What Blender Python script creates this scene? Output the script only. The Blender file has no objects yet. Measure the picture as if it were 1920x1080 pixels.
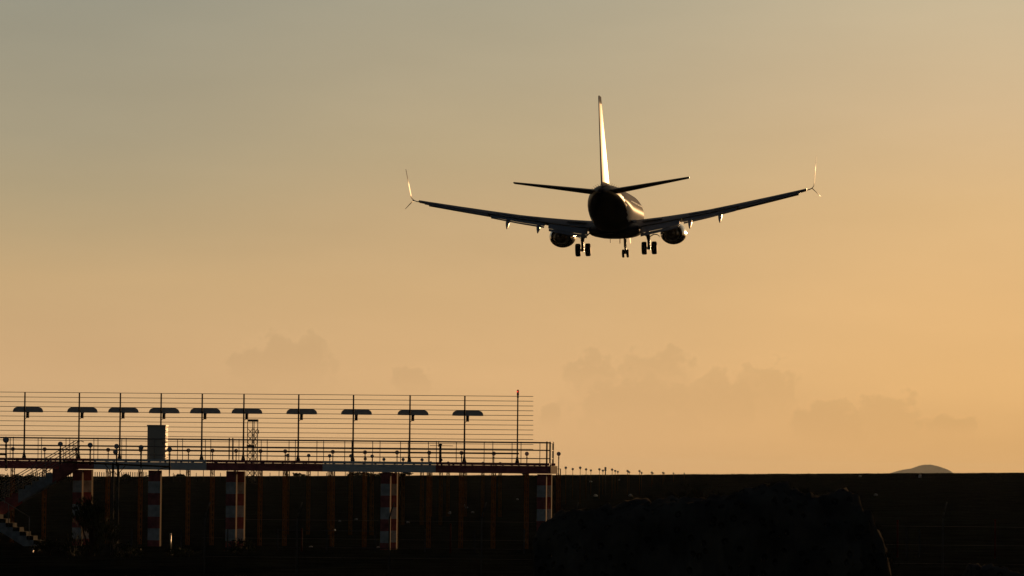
import bpy, bmesh, math, random
from mathutils import Vector, Matrix, noise as mnoise
random.seed(7)
S = bpy.context.scene
COL = S.collection
R = math.radians

# ------------------------------------------------------------------ camera
F = 8500.0                      # focal length in pixels of the 1920-wide photograph
EYE = Vector((0, 0, 4.0))
TILT = math.atan(346 / F)
ROLL = R(0.58)
RUNWAY = R(7.04)                # runway heading, clockwise from +Y
cam_d = bpy.data.cameras.new('camera')
cam = bpy.data.objects.new('camera', cam_d)
COL.objects.link(cam)
cam_d.sensor_width = 36
cam_d.lens = 36 * F / 1920
cam_d.clip_start = 1
cam_d.clip_end = 90000
CR = Matrix.Rotation(math.pi / 2 + TILT, 3, 'X') @ Matrix.Rotation(ROLL, 3, 'Z')
cam.location = EYE
cam.rotation_euler = CR.to_euler()
S.camera = cam
S.render.resolution_x, S.render.resolution_y = 1024, 576
S.view_settings.view_transform = 'Standard'
S.view_settings.look = 'None'
S.view_settings.exposure = 0
S.view_settings.gamma = 1
S.cycles.use_denoising = True
S.cycles.max_bounces = 6
S.cycles.volume_bounces = 0
S.cycles.sample_clamp_indirect = 4

# ------------------------------------------------------------------ light
SUN_AZ, SUN_EL = R(13.5), R(4.2)
sun_d = bpy.data.lights.new('sun', 'SUN')
sun_d.energy = 4.0
sun_d.angle = R(0.53)
sun_d.color = (1.0, 0.57, 0.25)
sun = bpy.data.objects.new('sun', sun_d)
COL.objects.link(sun)
sdir = Vector((math.sin(SUN_AZ) * math.cos(SUN_EL), math.cos(SUN_AZ) * math.cos(SUN_EL), math.sin(SUN_EL)))
sun.rotation_euler = sdir.to_track_quat('Z', 'Y').to_euler()
sun.location = (60, 150, 90)


def lin(c):
    return tuple((v / 255 / 12.92 if v / 255 <= 0.04045 else ((v / 255 + 0.055) / 1.055) ** 2.4) for v in c)


def build_world():
    w = bpy.data.worlds.new('World')
    S.world = w
    w.use_nodes = True
    nt = w.node_tree
    N = nt.nodes
    L = nt.links
    N.clear()

    def math_(op, a, b=None, c=None, clamp=False):
        n = N.new('ShaderNodeMath')
        n.operation = op
        n.use_clamp = clamp
        for i, v in enumerate((a, b, c)):
            if v is None:
                continue
            if isinstance(v, (int, float)):
                n.inputs[i].default_value = v
            else:
                L.new(v, n.inputs[i])
        return n.outputs[0]

    def smooth(v, lo, hi):
        n = N.new('ShaderNodeMapRange')
        n.interpolation_type = 'SMOOTHSTEP'
        L.new(v, n.inputs[0])
        n.inputs[1].default_value = lo
        n.inputs[2].default_value = hi
        return n.outputs[0]

    def mix(f, a, b, mode='MIX'):
        n = N.new('ShaderNodeMix')
        n.data_type = 'RGBA'
        n.blend_type = mode
        n.clamp_factor = True
        for k, v in ((0, f), (6, a), (7, b)):
            if isinstance(v, (int, float)):
                n.inputs[k].default_value = v
            elif isinstance(v, tuple):
                n.inputs[k].default_value = v
            else:
                L.new(v, n.inputs[k])
        return n.outputs[2]

    tc = N.new('ShaderNodeTexCoord')
    sep = N.new('ShaderNodeSeparateXYZ')
    L.new(tc.outputs['Generated'], sep.inputs[0])
    X, Y, Z = sep.outputs
    el = math_('MULTIPLY', math_('ARCSINE', Z), 180 / math.pi)
    az = math_('MULTIPLY', math_('ARCTAN2', X, Y), 180 / math.pi)
    # the low western sky, by elevation, for three bearings
    t = math_('DIVIDE', math_('ADD', el, 0.5), 7.5, clamp=True)

    def ramp(stops):
        n = N.new('ShaderNodeValToRGB')
        n.color_ramp.interpolation = 'B_SPLINE' if False else 'EASE' if False else 'LINEAR'
        e = n.color_ramp.elements
        while len(e) < len(stops):
            e.new(0.5)
        for q, (deg, c) in zip(e, stops):
            q.position = (deg + 0.5) / 7.5
            q.color = lin(c) + (1,)
        L.new(t, n.inputs[0])
        return n.outputs[0]
    left = ramp(SKY_LEFT)
    midd = ramp(SKY_MID)
    right = ramp(SKY_RIGHT)
    low = mix(smooth(az, -6.2, 0.5), left, midd)
    low = mix(smooth(az, -0.5, 6.6), low, right)
    # brighter towards the sun, outside the frame
    dx = math_('SUBTRACT', az, math.degrees(SUN_AZ))
    dy = math_('SUBTRACT', el, math.degrees(SUN_EL))
    ang = math_('SQRT', math_('ADD', math_('MULTIPLY', dx, dx), math_('MULTIPLY', dy, dy)))
    glow = math_('SUBTRACT', 1.0, smooth(ang, 0.5, 7.0))
    low = mix(math_('MULTIPLY', glow, 0.8), low, (1.9, 1.15, 0.5, 1), 'ADD')
    # faint cumulus bank along the horizon
    comb = N.new('ShaderNodeCombineXYZ')
    L.new(az, comb.inputs[0])
    L.new(el, comb.inputs[1])
    nz = N.new('ShaderNodeTexNoise')
    nz.inputs['Scale'].default_value = 4.2
    nz.inputs['Detail'].default_value = 6
    nz.inputs['Roughness'].default_value = 0.55
    L.new(comb.outputs[0], nz.inputs['Vector'])
    nv = math_('SUBTRACT', nz.outputs[0], 0.5)
    mask = rim = None
    for (px, py, rx, ry) in CLOUDS:
        a0 = math.degrees((px - 960) / F)
        e0 = math.degrees((886 + (px - 960) * 0.0101 - py) / F)
        ux = math_('DIVIDE', math_('SUBTRACT', az, a0), math.degrees(rx / F))
        uy = math_('DIVIDE', math_('SUBTRACT', el, e0), math.degrees(ry / F))
        d = math_('SQRT', math_('ADD', math_('MULTIPLY', ux, ux), math_('MULTIPLY', uy, uy)))
        d = math_('ADD', d, math_('MULTIPLY', nv, 2.0))
        m = math_('SUBTRACT', 1.0, smooth(d, 0.72, 1.08))
        edge = math_('MULTIPLY', smooth(d, 0.80, 1.0), math_('SUBTRACT', 1.0, smooth(d, 1.0, 1.22)))
        edge = math_('MULTIPLY', edge, smooth(uy, 0.1, 0.8))
        rim = edge if rim is None else math_('MAXIMUM', rim, edge)
        m = math_('MULTIPLY', m, smooth(uy, -1.0, 0.7))
        mask = m if mask is None else math_('MAXIMUM', mask, m)
    wide = N.new('ShaderNodeTexNoise')
    wide.inputs['Scale'].default_value = 1.0
    wide.inputs['Detail'].default_value = 5
    mp = N.new('ShaderNodeMapping')
    mp.inputs['Scale'].default_value = (0.35, 1.5, 1)
    L.new(comb.outputs[0], mp.inputs[0])
    L.new(mp.outputs[0], wide.inputs['Vector'])
    streak = math_('MULTIPLY_ADD', math_('SUBTRACT', wide.outputs[0], 0.5), 0.10, 1.0)
    dim = math_('MULTIPLY', streak, math_('MULTIPLY_ADD', rim, 0.018, math_('SUBTRACT', 1.0, math_('MULTIPLY', mask, 0.075))))
    vm = N.new('ShaderNodeVectorMath')
    vm.operation = 'SCALE'
    L.new(low, vm.inputs[0])
    L.new(math_('MULTIPLY', dim, 1 / SKY_STRENGTH), vm.inputs['Scale'])
    # the rest of the dome
    sky = N.new('ShaderNodeTexSky')
    sky.sky_type = 'NISHITA'
    sky.sun_disc = False
    sky.sun_elevation = SUN_EL
    sky.sun_rotation = SUN_AZ
    sky.air_density = 1.0
    sky.dust_density = 1.5
    tint = mix(1.0, sky.outputs[0], DOME_TINT, 'MULTIPLY')
    wa = math_('SUBTRACT', 1.0, smooth(math_('ABSOLUTE', az), 28.0, 70.0))
    we = math_('SUBTRACT', 1.0, smooth(el, 7.0, 22.0))
    col = mix(math_('MULTIPLY', wa, we), tint, vm.outputs[0])
    bg = N.new('ShaderNodeBackground')
    bg.inputs['Strength'].default_value = SKY_STRENGTH
    L.new(col, bg.inputs['Color'])
    out = N.new('ShaderNodeOutputWorld')
    L.new(bg.outputs[0], out.inputs[0])


SKY_STRENGTH = 0.06
DOME_TINT = (0.375, 0.36, 0.40, 1)
SKY_LEFT = [(-0.5, (207, 166, 121)), (0.5, (210, 170, 123)), (1.4, (206, 168, 122)), (2.4, (199, 167, 122)),
            (3.0, (186, 162, 123)), (3.5, (177, 159, 125)), (4.2, (167, 155, 128)), (5.9, (153, 149, 131)), (7.0, (148, 147, 133))]
SKY_MID = [(-0.5, (206, 159, 106)), (0.4, (216, 171, 119)), (1.2, (219, 176, 124)), (2.3, (210, 173, 124)),
           (3.3, (199, 169, 126)), (4.0, (190, 168, 130)), (5.0, (180, 165, 135)), (6.0, (172, 163, 139)), (7.0, (166, 163, 144))]
SKY_RIGHT = [(-0.5, (208, 155, 93)), (0.4, (219, 169, 108)), (1.2, (229, 180, 118)), (2.2, (230, 184, 125)),
             (3.4, (222, 183, 130)), (4.6, (214, 184, 142)), (6.0, (203, 184, 150)), (7.0, (198, 184, 155))]
CLOUDS = [(530, 690, 105, 62), (585, 660, 40, 36), (775, 720, 42, 34), (1120, 720, 70, 60), (1230, 715, 95, 62),
          (1200, 770, 130, 70), (1340, 760, 90, 66), (1445, 740, 62, 62), (1555, 795, 85, 48), (1660, 785, 66, 56), (1030, 782, 22, 26),
          (1780, 800, 60, 22)]
build_world()


# ------------------------------------------------------------------ pixel to point at a chosen depth
def ray(px, py):
    return (CR @ Vector(((px - 960) / F, -(py - 540) / F, -1))).normalized()


def P(px, py, d):
    r = ray(px, py)
    return EYE + r * (d / r.y)


UX = Vector((math.cos(RUNWAY), -math.sin(RUNWAY), 0))     # across the runway, to the right
VX = Vector((math.sin(RUNWAY), math.cos(RUNWAY), 0))      # along the runway
UP = Vector((0, 0, 1))


def row_plane(px0, d0):
    v0 = VX.dot(P(px0, 880, d0))

    def f(px, py, dv=0.0):
        r = ray(px, py)
        return EYE + r * ((v0 + dv) / VX.dot(r))
    return f


PL = row_plane(443, 231)        # front face of the pier
SKYLINE = [(-400, 897), (0, 896.5), (275, 895), (500, 893.8), (640, 893), (800, 892), (1000, 891.6), (1300, 889.7),
           (1600, 888.2), (1920, 886.4), (2400, 883)]


def interp(tab, x):
    if x <= tab[0][0]:
        return tab[0][1]
    for (a, b), (c, d) in zip(tab, tab[1:]):
        if x <= c:
            return b + (d - b) * (x - a) / (c - a)
    return tab[-1][1]


CREST = 760.0
cz = [(P(px, y, CREST).x, P(px, y, CREST).z) for px, y in SKYLINE]
Z0 = P(730, 1030, 231).z


def sm(t):
    t = max(0.0, min(1.0, t))
    return t * t * (3 - 2 * t)


def terrain(x, y):
    n = mnoise.noise(Vector((x * 0.11, y * 0.11, 3))) * 0.5 + mnoise.noise(Vector((x * 0.37, y * 0.37, 9))) * 0.3 \
        + mnoise.noise(Vector((x * 1.1, y * 1.1, 5))) * 0.14
    r = math.hypot(x, y)
    if y < 245:
        base = Z0 + (2.35 - Z0) * (1 - sm((r - 52) / 58))
        amp = 0.10
    elif y < CREST:
        t = (y - 245) / (CREST - 245)
        xc = x * CREST / y
        base = Z0 + (interp(cz, xc) - Z0) * (0.35 * t + 0.65 * math.sin(t * math.pi / 2))
        amp = 0.10 + 0.16 * t
    else:
        t = sm((y - CREST) / 2500)
        base = interp(cz, x * CREST / y) * (1 - t) + (-6 - 0.0033 * (y - CREST)) * t
        amp = 0.2
    return base + n * amp


def hit(px, py, d0=60.0):
    r = ray(px, py)
    d = d0
    while d < 900:
        p = EYE + r * (d / r.y)
        if p.z <= terrain(p.x, p.y):
            return p
        d += 0.7
    return EYE + r * (700 / r.y)


# ------------------------------------------------------------------ mesh helpers
class MB:
    def __init__(self):
        self.bm = bmesh.new()
        self.m = 0

    def _face(self, vs, smooth=False):
        try:
            f = self.bm.faces.new(vs)
        except ValueError:
            return None
        f.material_index = self.m
        f.smooth = smooth
        return f

    def box(self, c, size, rot=None):
        h = Vector(size) / 2
        rot = rot or Matrix.Identity(3)
        c = Vector(c)
        v = [self.bm.verts.new(c + rot @ Vector((sx * h.x, sy * h.y, sz * h.z)))
             for sx in (-1, 1) for sy in (-1, 1) for sz in (-1, 1)]
        for q in ((0, 1, 3, 2), (4, 6, 7, 5), (0, 4, 5, 1), (2, 3, 7, 6), (0, 2, 6, 4), (1, 5, 7, 3)):
            self._face([v[i] for i in q])

    def tube(self, a, b, r0, r1=None, n=8, cap=True):
        a, b = Vector(a), Vector(b)
        r1 = r0 if r1 is None else r1
        d = (b - a).normalized()
        u = d.orthogonal().normalized()
        w = d.cross(u)
        ra = [self.bm.verts.new(a + (u * math.cos(k * 2 * math.pi / n) + w * math.sin(k * 2 * math.pi / n)) * r0) for k in range(n)]
        rb = [self.bm.verts.new(b + (u * math.cos(k * 2 * math.pi / n) + w * math.sin(k * 2 * math.pi / n)) * r1) for k in range(n)]
        for k in range(n):
            self._face([ra[k], ra[(k + 1) % n], rb[(k + 1) % n], rb[k]], n > 5)
        if cap:
            self._face(ra[::-1])
            self._face(rb)

    def path(self, pts, r, n=8):
        for a, b in zip(pts, pts[1:]):
            self.tube(a, b, r, r, n)

    def loft(self, rings, cap=True, smooth=True, closed=True, mats=None):
        vr = [[self.bm.verts.new(Vector(p)) for p in ring] for ring in rings]
        n = len(vr[0])
        for i in range(len(vr) - 1):
            for k in range(n if closed else n - 1):
                f = self._face([vr[i][k], vr[i][(k + 1) % n], vr[i + 1][(k + 1) % n], vr[i + 1][k]], smooth)
                if f and mats:
                    f.material_index = mats(f.calc_center_median())
        if cap:
            for ring in (vr[0][::-1], vr[-1]):
                f = self._face(ring)
                if f and mats:
                    f.material_index = mats(f.calc_center_median())

    def lathe(self, o, axis, prof, n=16, sx=1.0):
        o, axis = Vector(o), Vector(axis).normalized()
        u = axis.orthogonal().normalized()
        w = axis.cross(u)
        rings = [[o + axis * t + (u * math.cos(k * 2 * math.pi / n) + w * math.sin(k * 2 * math.pi / n)) * max(r, 1e-4)
                  for k in range(n)] for t, r in prof]
        self.loft(rings)

    def prism(self, poly, depth_vec):
        a = [self.bm.verts.new(Vector(p)) for p in poly]
        b = [self.bm.verts.new(Vector(p) + Vector(depth_vec)) for p in poly]
        n = len(a)
        self._face(a[::-1])
        self._face(b)
        for k in range(n):
            self._face([a[k], a[(k + 1) % n], b[(k + 1) % n], b[k]])

    def blob(self, c, r, seed=0, rough=0.3, sub=2, sc=(1, 1, 1), freq=1.4):
        t = bmesh.new()
        bmesh.ops.create_icosphere(t, subdivisions=sub, radius=1)
        mp = {}
        for v in t.verts:
            p = v.co.normalized()
            k = 1 + rough * mnoise.noise(p * freq + Vector((seed * 3.1, seed, 0))) + rough * 0.5 * mnoise.noise(p * freq * 2.7 + Vector((0, seed * 2.3, 4)))
            mp[v.index] = self.bm.verts.new(Vector(c) + Vector((p.x * sc[0], p.y * sc[1], p.z * sc[2])) * r * k)
        for f in t.faces:
            self._face([mp[v.index] for v in f.verts], False)
        t.free()

    def build(self, name, mats, parent=None, world=True, recalc=True):
        if recalc:
            bmesh.ops.recalc_face_normals(self.bm, faces=self.bm.faces)
        if parent is not None and world:
            root = parent
            off = Vector((0, 0, 0))
            while root is not None:
                off += root.location
                root = root.parent
            bmesh.ops.translate(self.bm, verts=self.bm.verts, vec=-off)
        me = bpy.data.meshes.new(name)
        self.bm.to_mesh(me)
        self.bm.free()
        for m in (mats if isinstance(mats, (list, tuple)) else [mats]):
            me.materials.append(m)
        o = bpy.data.objects.new(name, me)
        COL.objects.link(o)
        if parent is not None:
            o.parent = parent
        return o


def tag(o, label, cat, group=None, kind=None):
    if label:
        o['label'] = label
    if cat:
        o['category'] = cat
    if group:
        o['group'] = group
    if kind:
        o['kind'] = kind
    return o


def thing(name, label, cat, loc, group=None, rotz=0.0):
    o = bpy.data.objects.new(name, None)
    o.empty_display_size = 0.3
    COL.objects.link(o)
    o.location = loc
    o.rotation_euler = (0, 0, rotz)
    return tag(o, label, cat, group)


def copy_part(src, parent, loc, rotz=0.0):
    c = src.copy()
    COL.objects.link(c)
    c.parent = parent
    c.location = loc
    c.rotation_euler = (0, 0, rotz)
    for ch in src.children:
        g = ch.copy()
        COL.objects.link(g)
        g.parent = c
    return c


# ------------------------------------------------------------------ materials
def mat(name, col, rough=0.6, metal=0.0, var=0.15, scale=4.0, bump=0.0, coat=0.0, col2=None, spec=0.5, detail=6, rvar=0.06):
    m = bpy.data.materials.new(name)
    m.use_nodes = True
    nt = m.node_tree
    b = nt.nodes['Principled BSDF']
    tc = nt.nodes.new('ShaderNodeTexCoord')
    nz = nt.nodes.new('ShaderNodeTexNoise')
    nz.inputs['Scale'].default_value = scale
    nz.inputs['Detail'].default_value = detail
    nt.links.new(tc.outputs['Object'], nz.inputs['Vector'])
    rp = nt.nodes.new('ShaderNodeValToRGB')
    c2 = col2 or tuple(c * (1 - var) for c in col)
    rp.color_ramp.elements[0].position = 0.35
    rp.color_ramp.elements[1].position = 0.65
    rp.color_ramp.elements[0].color = (*c2, 1)
    rp.color_ramp.elements[1].color = (*col, 1)
    nt.links.new(nz.outputs[0], rp.inputs[0])
    nt.links.new(rp.outputs[0], b.inputs['Base Color'])
    mr = nt.nodes.new('ShaderNodeMapRange')
    mr.inputs[3].default_value = max(0.02, rough - rvar)
    mr.inputs[4].default_value = min(1, rough + rvar)
    nt.links.new(nz.outputs[0], mr.inputs[0])
    nt.links.new(mr.outputs[0], b.inputs['Roughness'])
    b.inputs['Metallic'].default_value = metal
    b.inputs['Specular IOR Level'].default_value = spec
    b.inputs['Coat Weight'].default_value = coat
    b.inputs['Coat Roughness'].default_value = 0.08
    if bump:
        bp = nt.nodes.new('ShaderNodeBump')
        bp.inputs['Strength'].default_value = bump
        bp.inputs['Distance'].default_value = 0.05
        nt.links.new(nz.outputs[0], bp.inputs['Height'])
        nt.links.new(bp.outputs[0], b.inputs['Normal'])
    return m


M_WHITE = mat('white_steel_paint', (0.82, 0.82, 0.81), 0.5, var=0.1, scale=3)
M_RED = mat('red_steel_paint', (0.52, 0.14, 0.145), 0.6, var=0.3, scale=3, spec=0.2)
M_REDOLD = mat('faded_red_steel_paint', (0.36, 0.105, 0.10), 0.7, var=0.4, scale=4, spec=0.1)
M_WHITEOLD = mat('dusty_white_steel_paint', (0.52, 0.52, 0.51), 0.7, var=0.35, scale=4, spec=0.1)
M_POST = mat('weathered_post', (0.055, 0.055, 0.06), 0.9, var=0.3, scale=8, spec=0.0)
M_GALV = mat('galvanised_steel', (0.35, 0.35, 0.34), 0.45, metal=0.6, var=0.2, scale=12)
M_RAIL = mat('painted_rail', (0.28, 0.24, 0.21), 0.5, var=0.2, scale=10)
M_WIRE = mat('screen_wire', (0.16, 0.14, 0.13), 0.5, metal=0.5, scale=10)
M_SUNSIDE = mat('pillar_side_sun_tan', (0.22, 0.13, 0.065), 0.95, var=0.35, scale=9, spec=0.01)  # tan of the sun's grazing reflection, put into the side colour
M_STAIR = mat('grey_stair_paint', (0.32, 0.34, 0.36), 0.8, var=0.35, scale=4, spec=0.05)  # darker than the white on the pier beam
M_DULLRED = mat('faded_red_paint', (0.10, 0.015, 0.012), 0.85, var=0.3, scale=8, spec=0.05)
M_DARK = mat('dark_steel', (0.06, 0.055, 0.05), 0.75, spec=0.12, var=0.3, scale=8)
M_MAST = mat('orange_mast_paint', (0.13, 0.062, 0.014), 0.8, var=0.35, scale=6, spec=0.03)
M_LAMP = mat('lamp_housing', (0.07, 0.07, 0.07), 0.8, scale=10, spec=0.08)
M_LENS = mat('lamp_lens', (0.42, 0.46, 0.52), 0.35, var=0.1, scale=10)
M_RADOME = mat('radome_fibreglass', (0.62, 0.60, 0.58), 0.55, var=0.12, scale=5)
M_CAB = mat('cabinet_paint', (0.50, 0.49, 0.44), 0.55, var=0.1, scale=4, spec=0.3)
M_REDGLASS = mat('red_beacon_glass', (0.8, 0.03, 0.02), 0.25, var=0.1, scale=6)
M_REDGLASS.node_tree.nodes['Principled BSDF'].inputs['Transmission Weight'].default_value = 0.85
M_CONC = mat('concrete', (0.042, 0.038, 0.034), 0.95, spec=0.01, var=0.25, scale=6, bump=0.3)
M_PLANEW = mat('aircraft_white', (0.60, 0.60, 0.60), 0.40, var=0.05, scale=0.8, spec=0.15, rvar=0.02)
M_PLANEB = mat('aircraft_navy', (0.012, 0.014, 0.03), 0.4, var=0.1, scale=0.8, spec=0.02)
M_FIN = mat('fin_paint', (0.60, 0.60, 0.60), 0.45, var=0.05, scale=0.8, spec=0.1, rvar=0.02)
M_WING = mat('wing_grey', (0.22, 0.23, 0.25), 0.5, spec=0.12, var=0.12, scale=1.5)
M_FLAP = mat('flap_grey', (0.30, 0.33, 0.38), 0.4, var=0.15, scale=2)
M_ENG = mat('engine_cowl', (0.05, 0.05, 0.06), 0.2, var=0.1, scale=2, coat=0.4)
M_CORE = mat('engine_core', (0.12, 0.11, 0.10), 0.4, metal=0.8, scale=6)
M_TYRE = mat('tyre_rubber', (0.012, 0.012, 0.012), 0.75, scale=8)
M_STRUT = mat('gear_strut', (0.25, 0.25, 0.25), 0.35, metal=0.4, scale=8)
M_GLASS = mat('cabin_glass', (0.02, 0.022, 0.025), 0.08, scale=4)
M_BUSH = mat('shrub_leaves', (0.050, 0.050, 0.018), 0.8, spec=0.05, col2=(0.025, 0.028, 0.012), scale=1.6)
M_STEM = mat('shrub_stem', (0.05, 0.035, 0.022), 0.9, spec=0.0, scale=8)
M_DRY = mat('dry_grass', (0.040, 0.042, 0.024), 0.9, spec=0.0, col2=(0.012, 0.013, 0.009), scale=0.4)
M_STONE = mat('pale_stone', (0.42, 0.39, 0.34), 0.35, spec=0.5, var=0.3, scale=5, bump=0.2)
M_WOOD = mat('weathered_wood', (0.06, 0.05, 0.04), 0.9, spec=0.0, var=0.3, scale=5)
M_HILL = mat('far_hill', (0.10, 0.08, 0.055), 0.95, var=0.3, scale=0.02, spec=0.0)
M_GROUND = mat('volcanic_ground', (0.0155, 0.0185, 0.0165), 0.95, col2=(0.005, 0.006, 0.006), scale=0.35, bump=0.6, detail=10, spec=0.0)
M_CHROME = mat('bright_metal', (0.40, 0.36, 0.30), 0.4, metal=0.8, var=0.1, scale=6)


def lava_mat():
    m = mat('vesicular_basalt', (0.115, 0.10, 0.08), 0.95, col2=(0.045, 0.04, 0.034), scale=3.0, bump=0.5, spec=0.0)
    nt = m.node_tree
    b = nt.nodes['Principled BSDF']
    tc = [n for n in nt.nodes if n.type == 'TEX_COORD'][0]
    vo = nt.nodes.new('ShaderNodeTexVoronoi')
    vo.inputs['Scale'].default_value = 9
    nt.links.new(tc.outputs['Object'], vo.inputs['Vector'])
    mr = nt.nodes.new('ShaderNodeMapRange')
    mr.inputs[1].default_value = 0.12
    mr.inputs[2].default_value = 0.3
    nt.links.new(vo.outputs['Distance'], mr.inputs[0])
    bp = nt.nodes.new('ShaderNodeBump')
    bp.inputs['Strength'].default_value = 1.0
    bp.inputs['Distance'].default_value = 0.06
    nt.links.new(mr.outputs[0], bp.inputs['Height'])
    old = [n for n in nt.nodes if n.type == 'BUMP' and n != bp][0]
    nt.links.new(old.outputs[0], bp.inputs['Normal'])
    nt.links.new(bp.outputs[0], b.inputs['Normal'])
    return m


M_LAVA = lava_mat()


def gloss_mat(name, col, fac, rough):
    # satin paint: diffuse with a weak even gloss over it
    m = mat(name, col, 0.6, var=0.05, scale=0.8, spec=0.0)
    nt = m.node_tree
    b = nt.nodes['Principled BSDF']
    g = nt.nodes.new('ShaderNodeBsdfGlossy')
    g.inputs['Roughness'].default_value = rough
    mx = nt.nodes.new('ShaderNodeMixShader')
    mx.inputs[0].default_value = fac
    nt.links.new(b.outputs[0], mx.inputs[1])
    nt.links.new(g.outputs[0], mx.inputs[2])
    nt.links.new(mx.outputs[0], nt.nodes['Material Output'].inputs['Surface'])
    return m


M_FAIR = M_PLANEW
M_PLANEW = gloss_mat('aircraft_satin_white', (0.66, 0.66, 0.66), 0.0065, 0.26)
M_WINGLET = gloss_mat('winglet_satin_white', (0.66, 0.66, 0.66), 0.12, 0.45)
M_FIN = gloss_mat('fin_satin_white', (0.66, 0.66, 0.66), 0.017, 0.20)
# ------------------------------------------------------------------ ground
def build_ground():
    ys = []
    y = -120.0
    while y < 32000:
        ys.append(y)
        if y < 90:
            y += 6
        elif y < 260:
            y += 2.0
        elif y < 820:
            y += 5
        else:
            y *= 1.12
    nc = 260
    bm = bmesh.new()
    rows = []
    for y in ys:
        W = 70 + 0.22 * max(y, 0)
        row = []
        for i in range(nc + 1):
            t = i / nc * 2 - 1
            x = math.copysign(abs(t) ** 1.35, t) * W
            row.append(bm.verts.new((x, y, terrain(x, y))))
        rows.append(row)
    for a, b in zip(rows, rows[1:]):
        for i in range(nc):
            f = bm.faces.new((a[i], a[i + 1], b[i + 1], b[i]))
            f.smooth = True
    me = bpy.data.meshes.new('ground')
    bm.to_mesh(me)
    bm.free()
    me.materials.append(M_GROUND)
    o = bpy.data.objects.new('ground', me)
    COL.objects.link(o)
    o['kind'] = 'structure'


build_ground()

# far hill on the horizon
def build_hill():
    D = 34000.0
    prof = [(1560, 930), (1600, 906), (1640, 892), (1668, 887.4), (1680, 883.8), (1694, 880.4), (1708, 878.6), (1716, 875.8), (1724, 872.8), (1734, 871.2),
            (1745, 871.0), (1756, 873.4), (1766, 876.4), (1776, 880), (1783, 883.6), (1788, 887.6), (1812, 894), (1850, 908), (1890, 930)]
    bm = bmesh.new()
    cols = []
    for k in range(221):
        px = 1560 + 330 * k / 220
        top = P(px, interp(prof, px) + 0.9 * mnoise.noise(Vector((px * 0.55, 0, 0))), D)
        col = []
        for j in range(15):
            t = j / 14 * 2 - 1
            h = (top.z + 125) * math.cos(t * math.pi / 2) ** 0.8 - 125
            nn = mnoise.noise(Vector((top.x * 0.02, t * 3, 1))) * 1.5
            col.append(bm.verts.new((top.x * (1 + t * 0.01), D + t * 260, h + nn * (1 - abs(t)) * abs(t))))
        cols.append(col)
    for a, b in zip(cols, cols[1:]):
        for j in range(14):
            bm.faces.new((a[j], b[j], b[j + 1], a[j + 1])).smooth = True
    bmesh.ops.recalc_face_normals(bm, faces=bm.faces)
    me = bpy.data.meshes.new('hill')
    bm.to_mesh(me)
    bm.free()
    me.materials.append(M_HILL)
    o = bpy.data.objects.new('hill', me)
    COL.objects.link(o)
    o['kind'] = 'structure'


build_hill()


# ------------------------------------------------------------------ the pier of the localizer aerials
RED, WHT = 0, 1


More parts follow.
